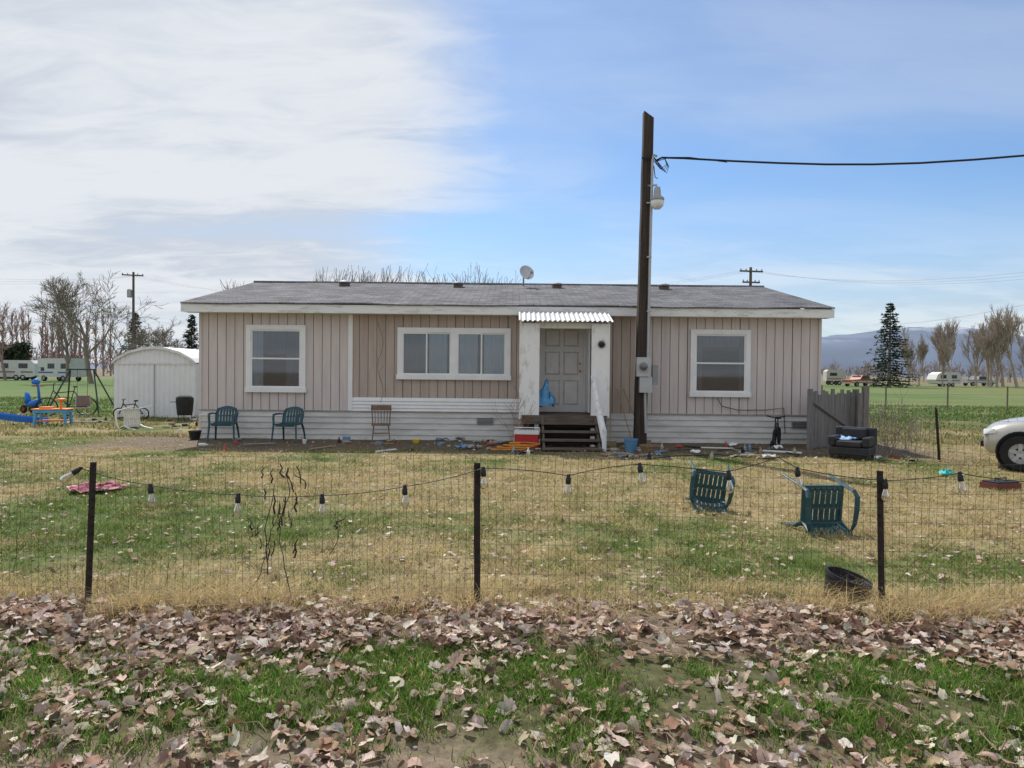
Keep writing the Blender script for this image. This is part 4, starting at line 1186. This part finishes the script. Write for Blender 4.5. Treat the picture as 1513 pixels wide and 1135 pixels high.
mb.obj("folding_chair", [greym, mat("brown_cloth", (.2, .14, .12), .9)], M=TR((q.x, 22.3, 0), 30, s=.85))
q = G(75, 629); mb = MB()
mb.bx(-.42, .42, -.26, .26, .36, .44, 0); mb.bx(-.45, .45, -.29, .29, .441, .47, 1)
for sx in (-.36, .36):
    for sy in (-.2, .2): mb.tube([(sx, sy, .36), (sx * 1.1, sy * 1.1, 0)], [.05, .035], 8, 0)
mb.bx(-.3, .0, -.15, .15, .471, .52, 1); mb.tube([(.2, 0, .47), (.2, 0, .68)], .03, 8, 1); mb.lathe([(0, 0), (.14, .01), (.12, .06), (0, .08)], (.2, 0, .68), 12, 1)
mb.bx(-.36, .36, -.22, .22, .12, .15, 1)
mb.obj("toy_activity_table", [mat("sky_blue_plastic", (.1, .38, .68), .5), orangep], M=TR((q.x, q.y + .1, 0), 12), bevel=.01)
q = P(50, 600, 24); mb = MB()
mb.tube([(-.3, 0, .3), (0, 0, .35), (.3, 0, .45)], [.09, .14, .1], 8, 0)
mb.tube([(.3, 0, .4), (.22, 0, .95), (.12, 0, 1.2)], [.05, .04, .06], 8, 0); mb.tube([(.2, -.22, 1.0), (.2, .22, 1.0)], .025, 6, 1)
mb.tube([(-.3, 0, .35), (-.35, 0, .75)], [.12, .08], 8, 0)
mb.lathe([(0, 0), (.12, .02), (.15, .1), (.08, .2), (0, .22)], (.1, 0, 1.05), 10, 0)
for x in (-.3, .35):
    for s in (-.16, .16): wheel(mb, x, s, .15, .08, 2, 1)
mb.obj("ride_on_toy", [bluep, redp, rubber], M=TR((q.x, 24, .1), -20, s=.9), smooth=True)
q = G(14, 628); mb = MB()
secs = []
for t in np.linspace(0, 1, 9):
    x = -.9 + 1.7 * t; z = .22 * (1 - t) ** 1.4 + .06
    secs.append([(x, -.2, z + .12), (x, -.17, z), (x, .17, z), (x, .2, z + .12), (x, .17, z - .03), (x, -.17, z - .03)])
mb.loft(secs, 0, closed=True)
mb.bx(-1.0, -.92, -.2, .2, 0, .32, 1); mb.tube([(-1.25, -.18, 0), (-.95, -.18, .4)], .03, 6, 1); mb.tube([(-1.25, .18, 0), (-.95, .18, .4)], .03, 6, 1)
mb.obj("toddler_slide", [bluep, mat("sky_blue_plastic", (.1, .38, .68), .5)], M=TR((q.x, q.y + .2, 0), 10))
mb = MB()
for px, dx in ((902, -.12), (912, .25), (921, .4)):
    q = P(px, 575, 16.9); b_ = (q.x + dx, 15.9 if px < 910 else 16.2, .05)
    mb.tube([q, b_], .013, 6, 0); mb.bx(b_[0] - .12, b_[0] + .12, b_[1] - .03, b_[1] + .03, 0, .12, 1)
mb.obj("garden_tools", [mat("tool_handle", (.4, .28, .14), .6), mat("tool_head", (.25, .2, .12), .9)])
mb = MB(); q = G(745, 668)
pts = [(q.x + .35 * math.cos(i * .7) + i * .014, q.y + .2 * math.sin(i * .7) + .01 * i, .03 + .004 * i) for i in range(34)]
mb.tube(pts, .013, 6)
mb.obj("orange_extension_cord", mat("cord_orange", (.6, .25, .04), .5))
mb = MB(); pts = [G(1060, 668), G(1100, 664), G(1150, 668), G(1185, 676), G(1130, 680), G(1060, 674), G(1000, 676), G(960, 680)]
mb.tube([p + Vector((0, 0, .03)) for p in pts], .012, 6)
mb.tube([P(x, y, HY - .06) for x, y in ((1060, 588), (1066, 600), (1090, 606), (1130, 606), (1158, 603), (1160, 640))], .009, 5)
mb.obj("black_garden_hose", black)
mb = MB()
zones = [(640, 765, 646, 666, 24), (890, 985, 662, 680, 24), (245, 300, 622, 640, 14), (90, 165, 612, 628, 16), (1000, 1190, 660, 682, 24), (740, 800, 660, 676, 8), (1280, 1350, 676, 690, 4), (300, 640, 650, 668, 14)]
for x0_, x1_, y0_, y1_, cnt in zones:
    for i in range(cnt):
        q = G(random.uniform(x0_, x1_), random.uniform(y0_, y1_)); q.y = min(q.y, 16.8) if abs(q.x) < 7.2 else q.y
        s = random.uniform(.035, .10); rz = random.uniform(0, 180); t = random.random(); mi = random.choice((0, 1, 2, 2, 3, 4, 4, 5, 6, 6))
        M = TR((q.x, q.y, s * .4), rz, random.uniform(-15, 15))
        if t < .3:
            mb.bx(-s, s, -s * .6, s * .6, -s * .4, s * .3, mi, M); mb.bx(-s * .7, s * .9, -s * .7, s * .4, s * .31, s * .36, random.randint(0, 6), M)
        elif t < .55:
            mb.lathe([(0, -.09), (.035, -.09), (.038, .03), (.015, .07), (.015, .1), (0, .1)], (q.x, q.y, .04), 10, mi, 'X' if t < .42 else 'Z')
        elif t < .75:
            L = random.uniform(.15, .4); mb.bx(-L, L, -.03, .03, -.01, .01, 1 if mi % 2 else mi, M)
        else:
            k = 5; vs = [(q.x + (a - 2) * s * .7, q.y + (b_ - 2) * s * .6, .02 + random.random() * s) for a in range(k) for b_ in range(k)]
            mb.add(vs, [(a * k + b_, (a + 1) * k + b_, (a + 1) * k + b_ + 1, a * k + b_ + 1) for a in range(k - 1) for b_ in range(k - 1)], mi)
mb.obj("yard_clutter", [wp, mat("card", (.35, .25, .16), .9), black, mat("clutter_blue", (.15, .25, .38), .6), mat("clutter_grey", (.3, .3, .3), .7), mat("clutter_red", (.35, .08, .06), .7), mat("clutter_tan", (.42, .35, .26), .8)])
mb = MB(); q = G(1478, 722); mb.bx(-.22, .22, -.14, .14, .0, .09, 0); mb.bx(-.2, .2, -.12, .12, .091, .11, 1); mb.tube([(-.1, 0, .11), (-.1, 0, .15), (.1, 0, .15), (.1, 0, .11)], .01, 5, 1)
mb.obj("red_toolbox", [mat("dull_red", (.16, .05, .04), .7), black], M=TR((q.x, q.y, .0), 15), bevel=.01)
mb = MB(); q = G(912, 674)
mb.bx(-.3, .3, -.12, .12, .02, .05, 0); mb.bx(-.25, .1, -.2, -.05, .051, .08, 0)
mb.obj("scrap_boards", mat("scrap", (.35, .26, .16), .9), M=TR((q.x, q.y, 0), 20))

# ------------------------------------------------------------------ light
EL, AZ = 50, -22
S = Vector((math.sin(rad(AZ)) * math.cos(rad(EL)), math.cos(rad(AZ)) * math.cos(rad(EL)), math.sin(rad(EL))))
ld = bpy.data.lights.new("sun", 'SUN'); ld.energy = 5.0; ld.angle = rad(.5); ld.color = (1, .95, .88)
lo = bpy.data.objects.new("sun", ld); scene.collection.objects.link(lo); lo.location = (0, 0, 30)
lo.rotation_euler = S.to_track_quat('Z', 'Y').to_euler()
wd = bpy.data.worlds.new("World"); scene.world = wd; wd.use_nodes = True
nt = wd.node_tree; N = nt.nodes; L = nt.links; bg = N['Background']; bg.inputs[1].default_value = .135
sky = N.new('ShaderNodeTexSky'); sky.sky_type = 'NISHITA'; sky.sun_disc = False
sky.sun_elevation = rad(EL); sky.sun_rotation = rad(AZ); sky.air_density = 1.0; sky.dust_density = .5; sky.ozone_density = 1.5
tc = N.new('ShaderNodeTexCoord'); sp = N.new('ShaderNodeSeparateXYZ'); L.new(tc.outputs['Generated'], sp.inputs[0])
def mth(op, a, b=None, c=None, clamp=False):
    n = N.new('ShaderNodeMath'); n.operation = op; n.use_clamp = clamp
    for i, v in enumerate((a, b, c)):
        if v is None: continue
        if isinstance(v, (int, float)): n.inputs[i].default_value = v
        else: L.new(v, n.inputs[i])
    return n.outputs[0]
def mrg(v, a, b, c, d):
    n = N.new('ShaderNodeMapRange'); n.interpolation_type = 'SMOOTHSTEP'
    for i, q in enumerate((a, b, c, d)): n.inputs[i + 1].default_value = q
    L.new(v, n.inputs[0]); return n.outputs[0]
zz = mth('ADD', mth('MAXIMUM', sp.outputs[2], 0), .16)
u = mth('DIVIDE', sp.outputs[0], zz); v = mth('DIVIDE', sp.outputs[1], zz)
cb = N.new('ShaderNodeCombineXYZ'); L.new(u, cb.inputs[0]); L.new(v, cb.inputs[1])
def noise(sc, det, rough, dist, rot, scale, loc=(0, 0, 0)):
    mp = N.new('ShaderNodeMapping'); mp.inputs['Rotation'].default_value = (0, 0, rad(rot)); mp.inputs['Scale'].default_value = scale
    mp.inputs['Location'].default_value = loc
    L.new(cb.outputs[0], mp.inputs[0])
    n1 = N.new('ShaderNodeTexNoise'); n1.inputs['Scale'].default_value = sc; n1.inputs['Detail'].default_value = det
    n1.inputs['Roughness'].default_value = rough; n1.inputs['Distortion'].default_value = dist; L.new(mp.outputs[0], n1.inputs['Vector'])
    return n1.outputs['Fac']
f1 = noise(1.0, 9, .52, .6, -38, (.6, 1.5, 1))
f2 = noise(.5, 5, .5, .3, -30, (.7, 1.2, 1), (3.1, 1.7, 0))
f3 = noise(4.0, 8, .6, .8, -20, (.7, 1.5, 1))
left = mrg(sp.outputs[0], .14, -.30, 0, 1)
back_fill = mrg(sp.outputs[1], .25, -.25, 0, .8)  # unseen cloud added behind the camera, brightens the shaded house front
s1 = mth('SUBTRACT', f1, .5); s2 = mth('SUBTRACT', f2, .5); s3 = mth('SUBTRACT', f3, .5)
base = mth('MULTIPLY', mth('MAXIMUM', left, back_fill), .90)
cl = mth('ADD', base, mth('ADD', mth('MULTIPLY', s1, 1.0), mth('ADD', mth('MULTIPLY', s2, .7), mth('MULTIPLY', s3, .28))))
cl = mrg(cl, .10, .85, .0, .97)
wisp = mth('MULTIPLY', mrg(mth('ADD', f2, mth('MULTIPLY', s1, .5)), .42, .72, 0, 1), .30)
hz = mrg(sp.outputs[2], .26, .0, 0, .62)
fac = mth('MAXIMUM', cl, mth('ADD', wisp, hz), clamp=True)
fac = mth('MINIMUM', fac, .97)
tint = N.new('ShaderNodeMix'); tint.data_type = 'RGBA'; tint.blend_type = 'MULTIPLY'; tint.inputs[0].default_value = 1
L.new(sky.outputs[0], tint.inputs[6]); tint.inputs[7].default_value = (.66, .82, .98, 1)
cc = N.new('ShaderNodeMix'); cc.data_type = 'RGBA'
L.new(mrg(mth('ADD', f1, mth('MULTIPLY', s3, .6)), .33, .62, 0, 1), cc.inputs[0]); cc.inputs[6].default_value = (4.4, 4.8, 5.4, 1); cc.inputs[7].default_value = (5.9, 6.1, 6.4, 1)
mx = N.new('ShaderNodeMix'); mx.data_type = 'RGBA'
L.new(fac, mx.inputs[0]); L.new(tint.outputs[2], mx.inputs[6]); L.new(cc.outputs[2], mx.inputs[7])
L.new(mx.outputs[2], bg.inputs[0])
